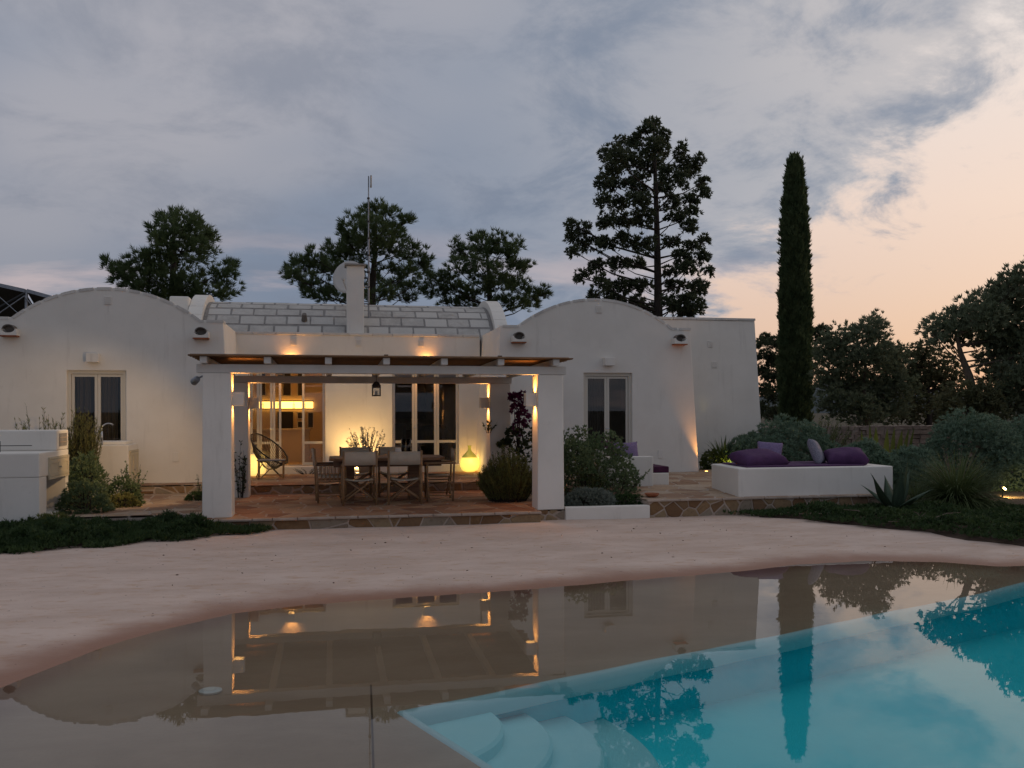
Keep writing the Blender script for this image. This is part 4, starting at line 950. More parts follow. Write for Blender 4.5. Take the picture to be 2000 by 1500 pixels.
# ================================================================ round string chair and side table
t = thing('string_chair', 'black egg-shaped string lounge chair behind the rear left pillar', 'chair', (-1.28, 19.65, .424))
cc = Vector((-1.30, 19.62, .424)); nrm = Vector((.58, -.35, .74)).normalized(); ea = Vector((.2, .95, .1)); ea = (ea-nrm*ea.dot(nrm)).normalized(); eb = nrm.cross(ea)
ctr = cc+Vector((0, .05, .60)); hub = ctr-nrm*.34-eb*.18
hoop = [ctr+ea*.40*math.cos(2*math.pi*k/40)+eb*.47*math.sin(2*math.pi*k/40) for k in range(41)]
MB().tube(hoop, .016, 7, False).build('hoop', 'black', t, smooth=True)
ring_ = [hub+ea*.12*math.cos(2*math.pi*k/24)+eb*.12*math.sin(2*math.pi*k/24) for k in range(25)]
MB().tube(ring_, .010, 6, False).build('seat_ring', 'black', t, smooth=True)
mb = MB()
for k in range(64):
    th = 2*math.pi*k/64; p = ctr+ea*.40*math.cos(th)+eb*.47*math.sin(th); q = hub+ea*.12*math.cos(th)+eb*.12*math.sin(th); mid = p.lerp(q, .5)-nrm*.07
    mb.tube([p, mid, q], .005, 4, False)
o = mb.build('strings', 'black', t); o['kind'] = 'stuff'
for a in (0.6, 2.5, 4.0, 5.6):
    b_ = hub+ea*.14*math.cos(a)+eb*.14*math.sin(a); MB().tube([b_, (cc.x+.30*math.cos(a+.2), cc.y+.28*math.sin(a+.2), .426)], .010, 6).build('leg', 'black', t)
t = thing('side_table', 'small low side table with thin bamboo legs beside the string chair', 'table', (-1.18, 19.1, .424))
MB().box(-1.50, -.95, 18.9, 19.3, .80, .825).build('top', 'galv', t, bevel=.006)
for x in (-1.47, -.98):
    for y in (18.93, 19.27): MB().tube([(x, y, .425), (x, y, .799)], .013, 7).build('leg', 'bamboo', t)
for y in (18.93, 19.27): MB().tube([(-1.47, y, .50), (-.98, y, .50)], .008, 6).build('stretcher', 'bamboo', t)
for x in (-1.47, -.98): MB().tube([(x, 18.93, .50), (x, 19.27, .50)], .008, 6).build('stretcher', 'bamboo', t)
# ================================================================ outdoor kitchen on the left
bq = thing('barbecue_counter', 'white plastered barbecue counter with a raised back ledge and cream cupboard', 'counter', (-4.9, 14.8, .1))
BX0, BX1, BY0, BY1 = -7.2, -4.13, 14.05, 15.52
w0 = -.05
mb = MB().box(BX0, BX1, BY0, BY1, .86, 1.215); mb.build('worktop_block', 'plaster', bq, bevel=.02)
MB().box(BX0, BX1-.003, BY0+.002, BY0+.34, w0, .859).build('side_panel', 'plaster', bq, bevel=.008)
MB().box(BX0, BX1-.003, BY1-.16, BY1-.002, w0, .859).build('side_panel', 'plaster', bq, bevel=.008)
MB().box(BX0, BX1-.6, BY0+.341, BY1-.161, w0, .858).build('back_panel', 'plaster', bq); MB().box(BX1-.59, BX1+.05, BY0+.341, BY1-.161, w0, .30).build('bottom_shelf', 'plaster', bq, bevel=.01)
mb = MB().box(BX0, BX1-.002, BY1-.62, BY1-.003, 1.216, 1.525); mb.build('back_ledge', 'plaster', bq, bevel=.02)
nv = MB().box(BX1-.004, BX1+.004, BY1-.52, BY1-.10, 1.275, 1.475).build('vent_opening', 'mortar_grey', bq)
for z in (1.34, 1.41): MB().box(BX1+.004, BX1+.012, BY1-.52, BY1-.10, z-.006, z+.006).build('slat', 'mortar', nv)
def cupboard(parent, x, y0, y1, z0, z1, n=2, facing=1):
    fr = MB(); t_ = .035; s = facing
    fr.box(x, x+.022*s, y0, y1, z0, z0+t_).box(x, x+.022*s, y0, y1, z1-t_, z1).box(x, x+.022*s, y0, y0+t_, z0+t_, z1-t_).box(x, x+.022*s, y1-t_, y1, z0+t_, z1-t_)
    fr.build('cupboard_frame', 'cupboard', parent); w_ = (y1-y0-2*t_)/n
    for k in range(n):
        a, b = y0+t_+k*w_+.004, y0+t_+(k+1)*w_-.004
        dr = MB().box(x, x+.014*s, a, b, z0+t_+.004, z1-t_-.004).build('cupboard_door', 'cupboard', parent)
        q = .06; mb = MB()
        mb.box(x+.0145*s, x+.024*s, a, a+q, z0+t_+.004, z1-t_-.004).box(x+.0145*s, x+.024*s, b-q, b, z0+t_+.004, z1-t_-.004).box(x+.0145*s, x+.024*s, a+q, b-q, z0+t_+.004, z0+t_+q).box(x+.0145*s, x+.024*s, a+q, b-q, z1-t_-q, z1-t_-.004)
        mb.build('moulding', 'cupboard', dr)
        MB().tube([(x+.02*s, (b-.03 if k == 0 else a+.03), (z0+z1)/2), (x+.045*s, (b-.03 if k == 0 else a+.03), (z0+z1)/2)], .012, 8).build('knob', 'steel', dr)
cupboard(bq, BX1+.001, 14.45, 15.46, .80, 1.13)
# iron grill skewers on the worktop
t = thing('grill_spit', 'thin iron barbecue spit lying over the white worktop', 'grill', (-5.0, 14.4, 1.216))
MB().tube([(-5.9, 14.45, 1.31), (-4.35, 14.45, 1.31)], .006, 6).build('rod', 'black', t)
for x in (-5.3, -4.98, -4.78): MB().tube([(x, 14.45, 1.217), (x, 14.45, 1.38)], .006, 6).build('prong', 'black', t)
t = thing('gas_bottle', 'dark red gas bottle in the recess under the barbecue', 'gas bottle', (-4.42, 14.75, .301)); MB().lathe([(.10, 0), (.115, .03), (.115, .30), (.08, .38), (.03, .41)], (-4.42, 14.75, .302), 18).build('body', mat('dark_red_paint', (.06, .02, .018), .4), t, smooth=True); MB().lathe([(.06, .40), (.06, .47)], (-4.42, 14.75, .302), 14).build('collar', 'black', t); MB().tube([(-4.42, 14.75, .70), (-4.42, 14.75, .80)], .02, 8).build('valve', 'steel', t)
sk = thing('sink_counter', 'white plastered sink counter with cream cupboard doors below the left window', 'counter', (-4.1, 17.8, .25))
MB().box(-4.75, -3.63, 17.42, 18.24, .20, 1.205).build('body', 'plaster', sk, bevel=.02); MB().box(-4.4, -3.70, 17.55, 18.16, 1.206, 1.265).build('basin_rim', 'plaster', sk, bevel=.012)
cupboard(sk, -3.629, 17.47, 18.20, .36, 1.10)
t = thing('tap', 'curved steel tap over the outdoor sink', 'tap', (-4.10, 17.62, 1.206)); base = Vector((-4.10, 17.50, 1.206))
MB().tube([base, base+Vector((0, 0, .25))], .022, 10).build('body', 'steel', t, smooth=True)
MB().tube([base+Vector((.0, 0, .25))]+[base+Vector((.11-.11*math.cos(math.pi*k/12), .06*k/12, .28+.11*math.sin(math.pi*k/12))) for k in range(10)], .012, 8).build('spout', 'steel', t, smooth=True)
MB().tube([base+Vector((0, 0, .10)), base+Vector((-.06, 0, .16))], .008, 6).build('lever', 'steel', t)
# ================================================================ garden terrace furniture
def pillow_mesh(w, h, th, n=16):
    V, F = [], []
    for s in (1, -1):
        for j in range(n+1):
            for i in range(n+1):
                u, v = -1+2*i/n, -1+2*j/n
                prof = max(0, (1-u**4)*(1-v**4))**.42
                pin = 1-.085*(1-abs(u*v))*0-.10*(1-v*v)*abs(u)**3; pin2 = 1-.10*(1-u*u)*abs(v)**3
                wr = 1+.05*math.sin(5*u+2*v)*prof
                V.append((u*w/2*pin, v*h/2*pin2, s*th/2*prof*wr))
    for s in range(2):
        o_ = s*(n+1)**2
        for j in range(n):
            for i in range(n):
                q = (o_+j*(n+1)+i, o_+j*(n+1)+i+1, o_+(j+1)*(n+1)+i+1, o_+(j+1)*(n+1)+i); F.append(q if s == 0 else q[::-1])
    return V, F
def pillow(label, loc, rot, w, h, th, m, grp):
    t = bpy.data.objects.new('cushion', None)
    V, F = pillow_mesh(w, h, th); me = bpy.data.meshes.new('cushion'); me.from_pydata(V, [], F)
    bm = bmesh.new(); bm.from_mesh(me); bmesh.ops.remove_doubles(bm, verts=bm.verts, dist=.0008); bm.to_mesh(me); bm.free()
    me.polygons.foreach_set('use_smooth', [True]*len(me.polygons)); me.materials.append(M[m])
    o = bpy.data.objects.new('cushion', me); col.objects.link(o); o.location = loc; o.rotation_euler = rot; return tag(o, label, 'cushion', grp)
db = thing('daybed', 'long white masonry daybed block at the front edge of the garden terrace', 'daybed', (8.0, 14.6, .36))
po = [(6.63, 13.97), (9.50, 13.97), (9.55, 15.35), (6.76, 15.35)]
mb = MB().prismz(po, .34, .835); mb.build('base', 'plaster', db, bevel=.025, seg=3)
o = MB().prismz([(6.85, 14.12), (9.05, 14.12), (9.05, 15.25), (6.92, 15.25)], .836, .862).build('blanket', 'purple', None, bevel=.01); tag(o, 'flat purple blanket spread on the white daybed', 'blanket')
CG = 'cushions on the daybed'
pillow('large dark purple cushion at the left end of the daybed', (7.28, 14.55, .955), (R(14), R(-3), R(8)), .88, .62, .27, 'purple', CG)
pillow('square lilac cushion leaning behind the left purple cushion', (7.68, 14.92, 1.03), (R(64), R(4), R(-28)), .46, .46, .18, 'lilac', CG)
pillow('grey woven cushion propped against the right purple cushion', (8.50, 14.75, 1.05), (R(66), R(6), R(52)), .50, .50, .18, 'silver', CG)
pillow('dark purple cushion at the right end of the daybed', (8.92, 14.50, .965), (R(16), R(-4), R(-20)), .72, .56, .28, 'purple', CG)
bn = thing('masonry_bench', 'white masonry corner bench with arms beside the right wing', 'bench', (5.4, 16.2, .4))
g_ = gz(15.9)-.02
MB().box(4.95, 5.84, 15.87, 16.05, g_, .955).build('arm', 'plaster', bn, bevel=.02, seg=3)
MB().box(4.95, 6.22, 16.051, 17.6, g_, .63).build('seat_base', 'plaster', bn, bevel=.02, seg=3)
MB().box(4.78, 4.949, 15.9, 17.6, g_, 1.12).build('back', 'plaster', bn, bevel=.02, seg=3)
o = MB().box(4.96, 6.24, 16.10, 17.5, .631, .75).build('seat_pad', 'maroon', None, bevel=.025, seg=3); tag(o, 'dark plum seat pad on the white masonry bench', 'seat pad')
BG = 'cushions on the masonry bench'
pillow('lilac cushion standing on the arm end of the masonry bench', (5.50, 16.42, .99), (R(74), 0, R(6)), .52, .46, .2, 'lilac', BG)
pillow('dark plum cushion leaning behind the lilac bench cushion', (5.18, 16.60, 1.02), (R(70), R(8), R(40)), .5, .46, .2, 'maroon', BG)
bx, by = 5.20, 14.2
bowl('terracotta_bowl', 'shallow terracotta bowl on the terrace edge by the planting bed', 'bowl', (bx, by, gz(by)+.006), [(.06, 0), (.10, .02), (.125, .06), (.115, .06), (.09, .025), (.01, .02)], 'terracotta')
# white disc of the pool inlet on the shallow shelf
dz = float(deck_z(np.array([[-.80, 6.29]]))[0])
t = thing('inlet_cover', 'round white inlet cover on the shallow shelf under water', 'inlet cover', (-.80, 6.29, dz)); MB().lathe([(.075, 0), (.075, .012), (.055, .018), (.02, .019)], (-.80, 6.29, dz+.001), 24).build('ring', 'white_ceramic', t); MB().lathe([(.045, .0195), (.03, .024)], (-.80, 6.29, dz+.001), 20).build('plate', 'vent', t)
# ================================================================ vegetation
def unit(v): return v/(np.linalg.norm(v, axis=-1, keepdims=True)+1e-9)
def rdir(n): return unit(rng.normal(size=(n, 3)))
def blades(P, D, L, W):
    """one diamond-shaped leaf per row: base P, direction D, length L, width W"""
    n = len(P); D = unit(D); L = np.broadcast_to(L, n)[:, None]; W = np.broadcast_to(W, n)[:, None]
    S_ = unit(np.cross(D, rdir(n))); N_ = np.cross(D, S_)
    V = np.stack([P, P+D*L*.45+S_*W*.5, P+D*L+N_*L*.06, P+D*L*.45-S_*W*.5], 1).reshape(-1, 3)
    return V, np.arange(4*n).reshape(n, 4)
def join(parts):
    Vs, Fs, k = [], [], 0
    for V, F in parts: Vs.append(V); Fs.append(F+k); k += len(V)
    return np.concatenate(Vs), np.concatenate(Fs)
def tuft(P, D, per, L, W, spread):
    """per leaves at every point, fanned about its direction"""
    n = len(P); PP = np.repeat(P, per, 0); DD = np.repeat(unit(D), per, 0)+rdir(n*per)*spread
    return blades(PP, DD, L*rng.uniform(.7, 1.2, n*per), W*rng.uniform(.7, 1.2, n*per))
def tree(name, label, Y, trunk, lobes, kind, grp=None, bark='bark', rt_=.16, dens=1.0, depth=1.0, cat='tree', base_z=0.0, lead=True):
    """trunk and lobes are given as picture outlines at the tree's own distance; every lobe gets its own depth"""
    b = at(trunk[0][0], trunk[0][1], Y); b.z = base_z
    root = thing(name, label, cat, tuple(b), 0, grp)
    tp = [b]+[at(x, y, Y) for x, y in trunk[1:]]
    n = len(tp); wood = MB(); wood.tube(tp, [rt_*(1-.8*i/(n-1)) for i in range(n)], 9)
    m_px = (at(1001, 803, Y)-at(1000, 803, Y)).length
    parts = []; xs0 = np.mean([l[0] for l in lobes]); spanx = max(abs(l[0]-xs0) for l in lobes)*m_px
    for (cx, cy, rx, ry) in lobes:
        c = at(cx, cy, Y); off = (cx-xs0)*m_px; dmax = math.sqrt(max(spanx**2-off**2, .0))*.75*depth
        c = at(cx, cy, Y+rng.uniform(-1, 1)*dmax); c = np.array(c); rx_, rz_ = rx*m_px, ry*m_px; ry_ = max((rx_+rz_)*.5, .3)
        # limb from the trunk, leaving below the lobe
        best = min(range(len(tp)*8), key=lambda i: abs(((tp[min(i//8, n-2)].lerp(tp[min(i//8+1, n-1)], (i % 8)/8)).z)-(c[2]-.35*abs(off)-.25)))
        s = tp[min(best//8, n-2)].lerp(tp[min(best//8+1, n-1)], (best % 8)/8)
        mid = s.lerp(Vector(c), .55)+Vector((0, 0, -.06*(Vector(c)-s).length))
        L = (Vector(c)-s).length; wood.tube([s, mid, Vector(c)], [min(.014+.010*L, rt_*.4), .010+.005*L, .008], 5, False)
        vol = rx_*ry_*rz_
        k = int(KD[kind]['n']*dens*(rx_*rz_+.5*rx_*ry_)+6)
        d = rdir(k); q = c+d*np.array([rx_, ry_, rz_])*rng.uniform(.02, 1.0, k)[:, None]**.42*1.10
        for i in range(0, k, KD[kind]['twig']):
            wood.tube([tuple(c*.7+np.array(mid)*.3), tuple(q[i])], [.010, .004], 3, False)
        out = unit(q-c)*.7+np.array([0, 0, KD[kind]['up']])+unit(c-np.array(s))*.35
        for _ in range(KD[kind]['rep']):
            parts.append(tuft(q+rdir(k)*KD[kind]['jit'], out, KD[kind]['per'], KD[kind]['L'], KD[kind]['W'], KD[kind]['sp']))
    V, F = join(parts); mesh_np('crown', V, F, KD[kind]['m'], root)
    wood.build('trunk', bark, root, smooth=True)
    return root
KD = {'pine': dict(n=75, twig=2, up=.6, per=14, L=.24, W=.026, sp=.7, rep=3, jit=.13, m='pine'),
      'conifer': dict(n=165, twig=3, up=.25, per=9, L=.15, W=.05, sp=.95, rep=4, jit=.13, m='conifer'),
      'olive': dict(n=200, twig=4, up=.6, per=9, L=.15, W=.040, sp=.75, rep=5, jit=.28, m='olive'),
      'carob': dict(n=190, twig=4, up=.2, per=8, L=.12, W=.055, sp=1.0, rep=5, jit=.28, m='carob')}
TG = 'pines behind the house'
tree('pine_tree', 'leftmost bushy green pine behind the left wing roof', 33, [(338, 900), (338, 640), (336, 560), (340, 500), (338, 430)],
     [(323, 425, 12, 18), (345, 438, 24, 20), (383, 432, 8, 12), (362, 440, 20, 18), (385, 462, 26, 20), (320, 462, 24, 24), (412, 465, 10, 10), (300, 452, 8, 12), (355, 485, 44, 24), (395, 492, 22, 20), (300, 505, 30, 18), (270, 518, 24, 18), (330, 520, 36, 22), (216, 520, 12, 12), (235, 538, 18, 13), (262, 548, 30, 15), (310, 548, 40, 20), (350, 560, 34, 22), (392, 545, 16, 16), (432, 530, 22, 18), (452, 520, 7, 10), (446, 560, 20, 14), (412, 570, 32, 12), (290, 575, 50, 14), (375, 585, 30, 14)], 'pine', TG, rt_=.2)
tree('pine_tree', 'broad dark pine behind the chimney and antenna mast', 34, [(726, 900), (726, 640), (727, 560), (732, 500), (735, 420)],
     [(735, 410, 16, 12), (715, 425, 18, 16), (760, 425, 20, 16), (690, 440, 22, 18), (792, 430, 10, 14), (775, 450, 24, 18), (735, 455, 40, 24), (680, 475, 26, 22), (660, 495, 28, 20), (720, 490, 36, 24), (765, 485, 24, 16), (800, 480, 12, 12), (790, 505, 14, 10), (655, 520, 32, 20), (612, 505, 16, 16), (622, 525, 24, 14), (580, 520, 22, 14), (568, 535, 12, 14), (590, 545, 22, 12), (620, 560, 34, 16), (690, 540, 40, 24), (640, 580, 40, 12), (700, 580, 26, 14), (760, 530, 18, 8), (832, 505, 10, 14), (820, 520, 18, 12), (795, 535, 22, 10), (770, 555, 30, 12), (805, 560, 12, 8), (745, 575, 24, 14), (785, 582, 28, 7)], 'pine', TG, rt_=.22)
tree('pine_tree', 'rounded pine behind the right end of the vault roof', 36, [(958, 900), (956, 660), (957, 590), (955, 540), (950, 480)],
     [(932, 464, 14, 10), (970, 468, 16, 12), (945, 480, 26, 16), (890, 485, 14, 14), (1003, 482, 14, 12), (915, 500, 24, 20), (975, 500, 30, 22), (1010, 510, 14, 16), (890, 525, 18, 20), (940, 530, 34, 22), (1000, 535, 24, 18), (1030, 525, 12, 12), (865, 545, 20, 10), (838, 545, 12, 18), (845, 570, 20, 14), (885, 565, 28, 16), (920, 570, 28, 16), (975, 560, 34, 18), (1015, 560, 22, 14), (1045, 575, 20, 12), (1062, 572, 10, 10), (1000, 592, 40, 12), (900, 592, 40, 10), (1040, 592, 20, 8)], 'pine', TG, rt_=.2)
tree('conifer_tree', 'tallest dark open-branched conifer behind the right arched wing', 31.5, [(1286, 900), (1286, 640), (1285, 560), (1283, 450), (1280, 350), (1276, 240)],
     [(1278, 240, 9, 9), (1262, 256, 13, 11), (1290, 268, 10, 12), (1242, 280, 12, 12), (1272, 288, 22, 16), (1300, 295, 8, 10), (1216, 280, 11, 11), (1184, 298, 8, 11), (1205, 306, 16, 14), (1192, 330, 14, 13), (1232, 318, 22, 18), (1275, 322, 22, 16), (1298, 342, 12, 14), (1331, 295, 7, 12), (1333, 320, 12, 14), (1364, 313, 9, 7), (1352, 332, 12, 10), (1374, 356, 11, 8), (1330, 352, 12, 12), (1178, 358, 10, 9), (1203, 362, 18, 11), (1245, 358, 24, 15), (1295, 368, 18, 11), (1178, 392, 14, 9), (1205, 398, 20, 11), (1250, 392, 26, 13), (1372, 378, 11, 6), (1345, 390, 18, 7), (1310, 395, 18, 9), (1182, 432, 15, 11), (1218, 428, 22, 13), (1258, 428, 22, 13), (1318, 425, 18, 9), (1345, 442, 16, 9), (1352, 415, 12, 6), (1117, 438, 8, 8), (1138, 448, 12, 9), (1118, 463, 10, 9), (1148, 478, 15, 10), (1120, 492, 9, 4), (1182, 478, 18, 12), (1224, 470, 22, 13), (1258, 478, 20, 12), (1310, 472, 16, 8), (1377, 470, 8, 7), (1352, 480, 12, 6), (1367, 502, 15, 9), (1330, 502, 18, 8), (1137, 538, 12, 7), (1168, 520, 15, 10), (1205, 515, 20, 11), (1240, 515, 18, 9), (1382, 530, 7, 4), (1345, 525, 18, 8), (1312, 530, 14, 8), (1178, 553, 16, 9), (1213, 560, 22, 11), (1250, 560, 20, 10), (1320, 558, 20, 9), (1355, 566, 12, 10), (1372, 560, 12, 8), (1160, 577, 10, 5), (1200, 580, 20, 8), (1240, 592, 24, 11), (1318, 590, 24, 12), (1355, 590, 20, 13), (1340, 608, 30, 10), (1265, 606, 20, 8)], 'conifer', None, rt_=.21)
tree('conifer_tree', 'dark drooping conifer half hidden behind the columnar cypress', 37, [(1546, 900), (1546, 760), (1548, 690), (1550, 640)],
     [(1497, 662, 14, 6), (1485, 672, 9, 7), (1512, 672, 18, 9), (1492, 695, 14, 8), (1512, 705, 16, 10), (1490, 725, 12, 9), (1510, 735, 16, 12), (1490, 760, 12, 12), (1510, 770, 16, 14), (1495, 800, 14, 14), (1515, 810, 16, 12), (1605, 642, 12, 4), (1590, 652, 12, 5), (1600, 668, 13, 4), (1592, 690, 12, 6), (1588, 715, 10, 8), (1560, 680, 20, 12)], 'conifer', None, rt_=.2, dens=1.2)
tree('olive_tree', 'rounded grey-green olive tree right of the columnar cypress', 27, [(1690, 880), (1692, 830), (1688, 770), (1690, 700)],
     [(1622, 672, 12, 14), (1640, 662, 18, 15), (1668, 655, 18, 14), (1695, 648, 18, 16), (1714, 645, 12, 15), (1706, 632, 7, 9), (1618, 705, 20, 20), (1660, 700, 36, 26), (1708, 695, 30, 28), (1742, 690, 18, 16), (1745, 715, 24, 24), (1615, 745, 20, 24), (1660, 750, 40, 30), (1715, 755, 40, 32), (1755, 755, 24, 30), (1630, 785, 26, 22), (1675, 800, 40, 24), (1730, 800, 40, 22)], 'olive', None, 'olivebark', .16, 1.0)
tree('evergreen_tree', 'brownish evergreen tree between the two olives', 29, [(1815, 880), (1815, 820), (1812, 760), (1815, 710)],
     [(1790, 690, 16, 12), (1765, 705, 14, 16), (1815, 690, 18, 12), (1800, 715, 28, 20), (1840, 715, 22, 20), (1780, 745, 26, 22), (1825, 750, 34, 24), (1860, 740, 20, 22), (1790, 785, 28, 20), (1850, 785, 30, 20), (1775, 812, 24, 14), (1830, 815, 32, 12)], 'carob', None, 'bark', .14, .9)
tree('olive_tree', 'large olive with a bare leaning trunk at the right edge', 21, [(1916, 890), (1904, 790), (1893, 735), (1876, 690), (1868, 650)],
     [(1822, 652, 10, 8), (1838, 640, 15, 10), (1862, 625, 18, 12), (1850, 660, 18, 10), (1895, 610, 20, 14), (1885, 645, 26, 14), (1920, 590, 20, 16), (1930, 625, 32, 24), (1955, 580, 22, 18), (1985, 560, 24, 22), (2010, 545, 24, 28), (1970, 615, 38, 34), (2020, 600, 36, 44), (2050, 570, 40, 50), (1935, 670, 34, 26), (1985, 680, 44, 40), (2040, 670, 44, 50), (1950, 725, 34, 30), (2000, 745, 44, 36), (1965, 775, 40, 24), (2050, 760, 40, 50), (2020, 800, 44, 22), (2075, 620, 40, 50), (1925, 800, 26, 12)], 'olive', None, 'olivebark', .17, 1.1)
tree('evergreen_shrub', 'loose dark evergreen shrub under the leaning olive trunk', 20, [(1888, 890), (1888, 820), (1890, 790)],
     [(1868, 775, 20, 16), (1895, 790, 26, 16), (1858, 800, 24, 12), (1915, 770, 18, 20), (1930, 805, 26, 12)], 'carob', None, 'bark', .06, 1.0, cat='shrub')
# ---- columnar cypress: upright shoots packed over a tapering column
def cypress():
    Y = 32.5; m_px = (at(1001, 803, Y)-at(1000, 803, Y)).length; b = at(1553, 803, Y); zb = .0; zt_ = at(1553, 310, Y).z
    root = thing('cypress_tree', 'tall slim columnar cypress right of the house', 'tree', (b.x, b.y, 0))
    zz = np.array([at(1553, y, Y).z for y in (830, 760, 700, 600, 550, 450, 400, 345, 322, 310)][::1]); rr = np.array([29, 31, 31, 29, 27.5, 25.5, 22, 16, 12, 5])*m_px
    n = 15000; z = rng.uniform(0.3, zt_, n); r_ = np.interp(z, zz, rr)
    ph = rng.uniform(0, 2*math.pi, n); lump = 1+.09*np.sin(ph*5+z*2.1)+.08*np.sin(ph*9-z*4.3)+.06*np.sin(z*7+ph*3)+.05*np.sin(z*15.3+ph*7)
    rad = r_*lump*rng.uniform(.74, 1.02, n)-.05
    P = np.stack([b.x+rad*np.cos(ph)-.02*(z-6)*0, b.y+rad*np.sin(ph), z], -1)
    D = np.stack([.42*np.cos(ph), .42*np.sin(ph), np.ones(n)], -1)
    k = 260; zk = rng.uniform(1.0, zt_, k); pk = rng.uniform(0, 2*math.pi, k); rk = np.interp(zk, zz, rr)*rng.uniform(.98, 1.12, k)
    P2 = np.stack([b.x+rk*np.cos(pk), b.y+rk*np.sin(pk), zk], -1); D2 = np.stack([.5*np.cos(pk), .5*np.sin(pk), np.ones(k)], -1)
    tip = np.array([[b.x+rng.normal()*.10, b.y+rng.normal()*.1, zt_+rng.uniform(-.5, .14)] for _ in range(70)]); Dt = np.tile([0.1, 0, 1.0], (70, 1))
    V, F = join([tuft(P, D, 6, .22, .05, .42), tuft(P2, D2, 9, .24, .04, .35), tuft(tip, Dt, 8, .2, .035, .35)]); mesh_np('crown', V, F, 'cypress', root)
    mb = MB(); prof = [(max(float(np.interp(q, zz, rr))*.72, .02), q) for q in np.linspace(.3, zt_-.3, 24)]; mb.lathe(prof, (b.x, b.y, 0), 14); mb.build('inner_branches', 'cypress', root)
    MB().tube([(b.x, b.y, 0), (b.x, b.y, 6), (b.x, b.y, zt_-.4)], [.2, .13, .02], 8).build('trunk', 'bark', root)
cypress()
# ---- shrubs
def mound(name, label, c, r, n, m, L, W, per=7, up=.35, sp=.7, cat='shrub', grp=None, stems=10, rough=.2, fill=.5, lumps=9):
    """leafy dome: c = base centre, r = radii"""
    root = thing(name, label, cat, c, 0, grp); c = np.array(c); r = np.array(r)
    d = rdir(n); d[:, 2] = np.abs(d[:, 2])*1.0-.12; d = unit(d)
    k = rng.normal(size=(lumps, 3)); k = unit(k); k[:, 2] = np.abs(k[:, 2])
    bump = 1+rough*np.max(np.cos(np.arccos(np.clip(d@k.T, -1, 1))*3), axis=1)-rough*.4
    q = c+d*r*(bump*rng.uniform(fill, 1.0, n)**.5)[:, None]; q[:, 2] = np.maximum(q[:, 2], c[2]+.02)
    V, F = tuft(q, d+np.array([0, 0, up]), per, L, W, sp); mesh_np('foliage', V, F, m, root)
    mb = MB()
    for i in range(stems):
        e = q[rng.integers(n)]; mb.tube([tuple(c+np.array([rng.uniform(-.08, .08), rng.uniform(-.08, .08), -.03])), tuple(c*.5+e*.5+np.array([0, 0, .05])), tuple(e)], [.014, .009, .003], 4, False)
    mb.build('stems', 'bark', root); return root
def spikes(name, label, c, spread, h, n, m, L, W, per=26, cat='shrub', lean=.35, grp=None, sp=.45, curve=.15, foot=.45, dome=.25):
    """many upright leafy stems from one base"""
    root = thing(name, label, cat, c, 0, grp); c = Vector(c); parts = []; mb = MB()
    for i in range(n):
        a = rng.uniform(0, 2*math.pi); rr_ = math.sqrt(rng.uniform(0, 1)); ox, oy = rr_*math.cos(a)*spread[0], rr_*math.sin(a)*spread[1]
        hh = h*rng.uniform(.62, 1.08)*(1-dome*rr_*rr_-.25*(dome == .25)*(rr_-rr_*rr_)); p0 = c+Vector((ox*foot, oy*foot, -.02)); p1 = c+Vector((ox*(1+lean), oy*(1+lean), hh)); pm = p0.lerp(p1, .5)+Vector((rng.uniform(-.04, .04), rng.uniform(-.04, .04), curve*hh*.5))
        mb.tube([p0, pm, p1], [.007, .005, .002], 3, False)
        t_ = rng.uniform(.12, 1, per)[:, None]; A, B, C_ = np.array(p0), np.array(pm), np.array(p1); Q = (1-t_)**2*A+2*t_*(1-t_)*B+t_**2*C_
        parts.append(blades(Q, np.tile(unit(C_-A)*.9, (per, 1))+rdir(per)*sp*1.3, L*rng.uniform(.7, 1.2, per), W))
    V, F = join(parts); mesh_np('foliage', V, F, m, root); mb.build('stems', 'bark', root); return root
# left: outdoor kitchen planting
a = at(165, 900, 16.9); spikes('tall_herb', 'tall feathery yellow-green herb between the barbecue and sink counters', (a.x-.06, a.y, .25), (.28, .25), 1.62, 220, 'herb', .07, .011, 60, lean=.25)
a = at(85, 900, 16.7); spikes('tall_herb', 'thin dark sprigs rising behind the barbecue ledge', (a.x, a.y, .25), (.55, .2), 1.75, 60, 'rosemary', .075, .012, 46, lean=.15)
a = at(165, 960, 16.0); mound('sage_bush', 'loose green sage bush in front of the sink counter', (a.x, a.y, .25), (.36, .5, .84), 1100, 'shrub', .062, .020, 7, stems=24, rough=.25)
a = at(150, 985, 15.1); mound('sage_bush', 'low sage bush against the barbecue counter corner', (a.x+.12, a.y, .25), (.36, .4, .46), 800, 'shrub', .055, .018, 7, rough=.25)
a = at(235, 985, 16.1); mound('myrtle_bush', 'small glossy bush in front of the sink cupboard', (a.x, a.y, .25), (.32, .28, .42), 600, 'shrub', .045, .022, 7, rough=.3)
a = at(262, 960, 16.4); spikes('myrtle_bush', 'upright leafy sprigs beside the sink cupboard doors', (a.x-.05, a.y, .25), (.2, .2), .72, 14, 'shrub', .05, .024, 34, sp=.8)
a = at(240, 995, 15.7); mound('yellow_herb', 'small yellow-green herb at the patio edge', (a.x, a.y, .25), (.24, .2, .2), 300, 'herb', .05, .022, 7)
a = at(110, 1015, 14.2); mound('brown_herb', 'brownish herb tuft at the foot of the barbecue', (a.x-.02, 14.0, .08), (.34, .24, .25), 420, 'rosemary', .06, .012, 8, sp=.6)
a = at(384, 968, 16.6); mound('small_herb', 'small dark herb growing beside the front left pillar', (a.x, a.y, .25), (.16, .2, .13), 200, 'cover', .05, .014, 7)
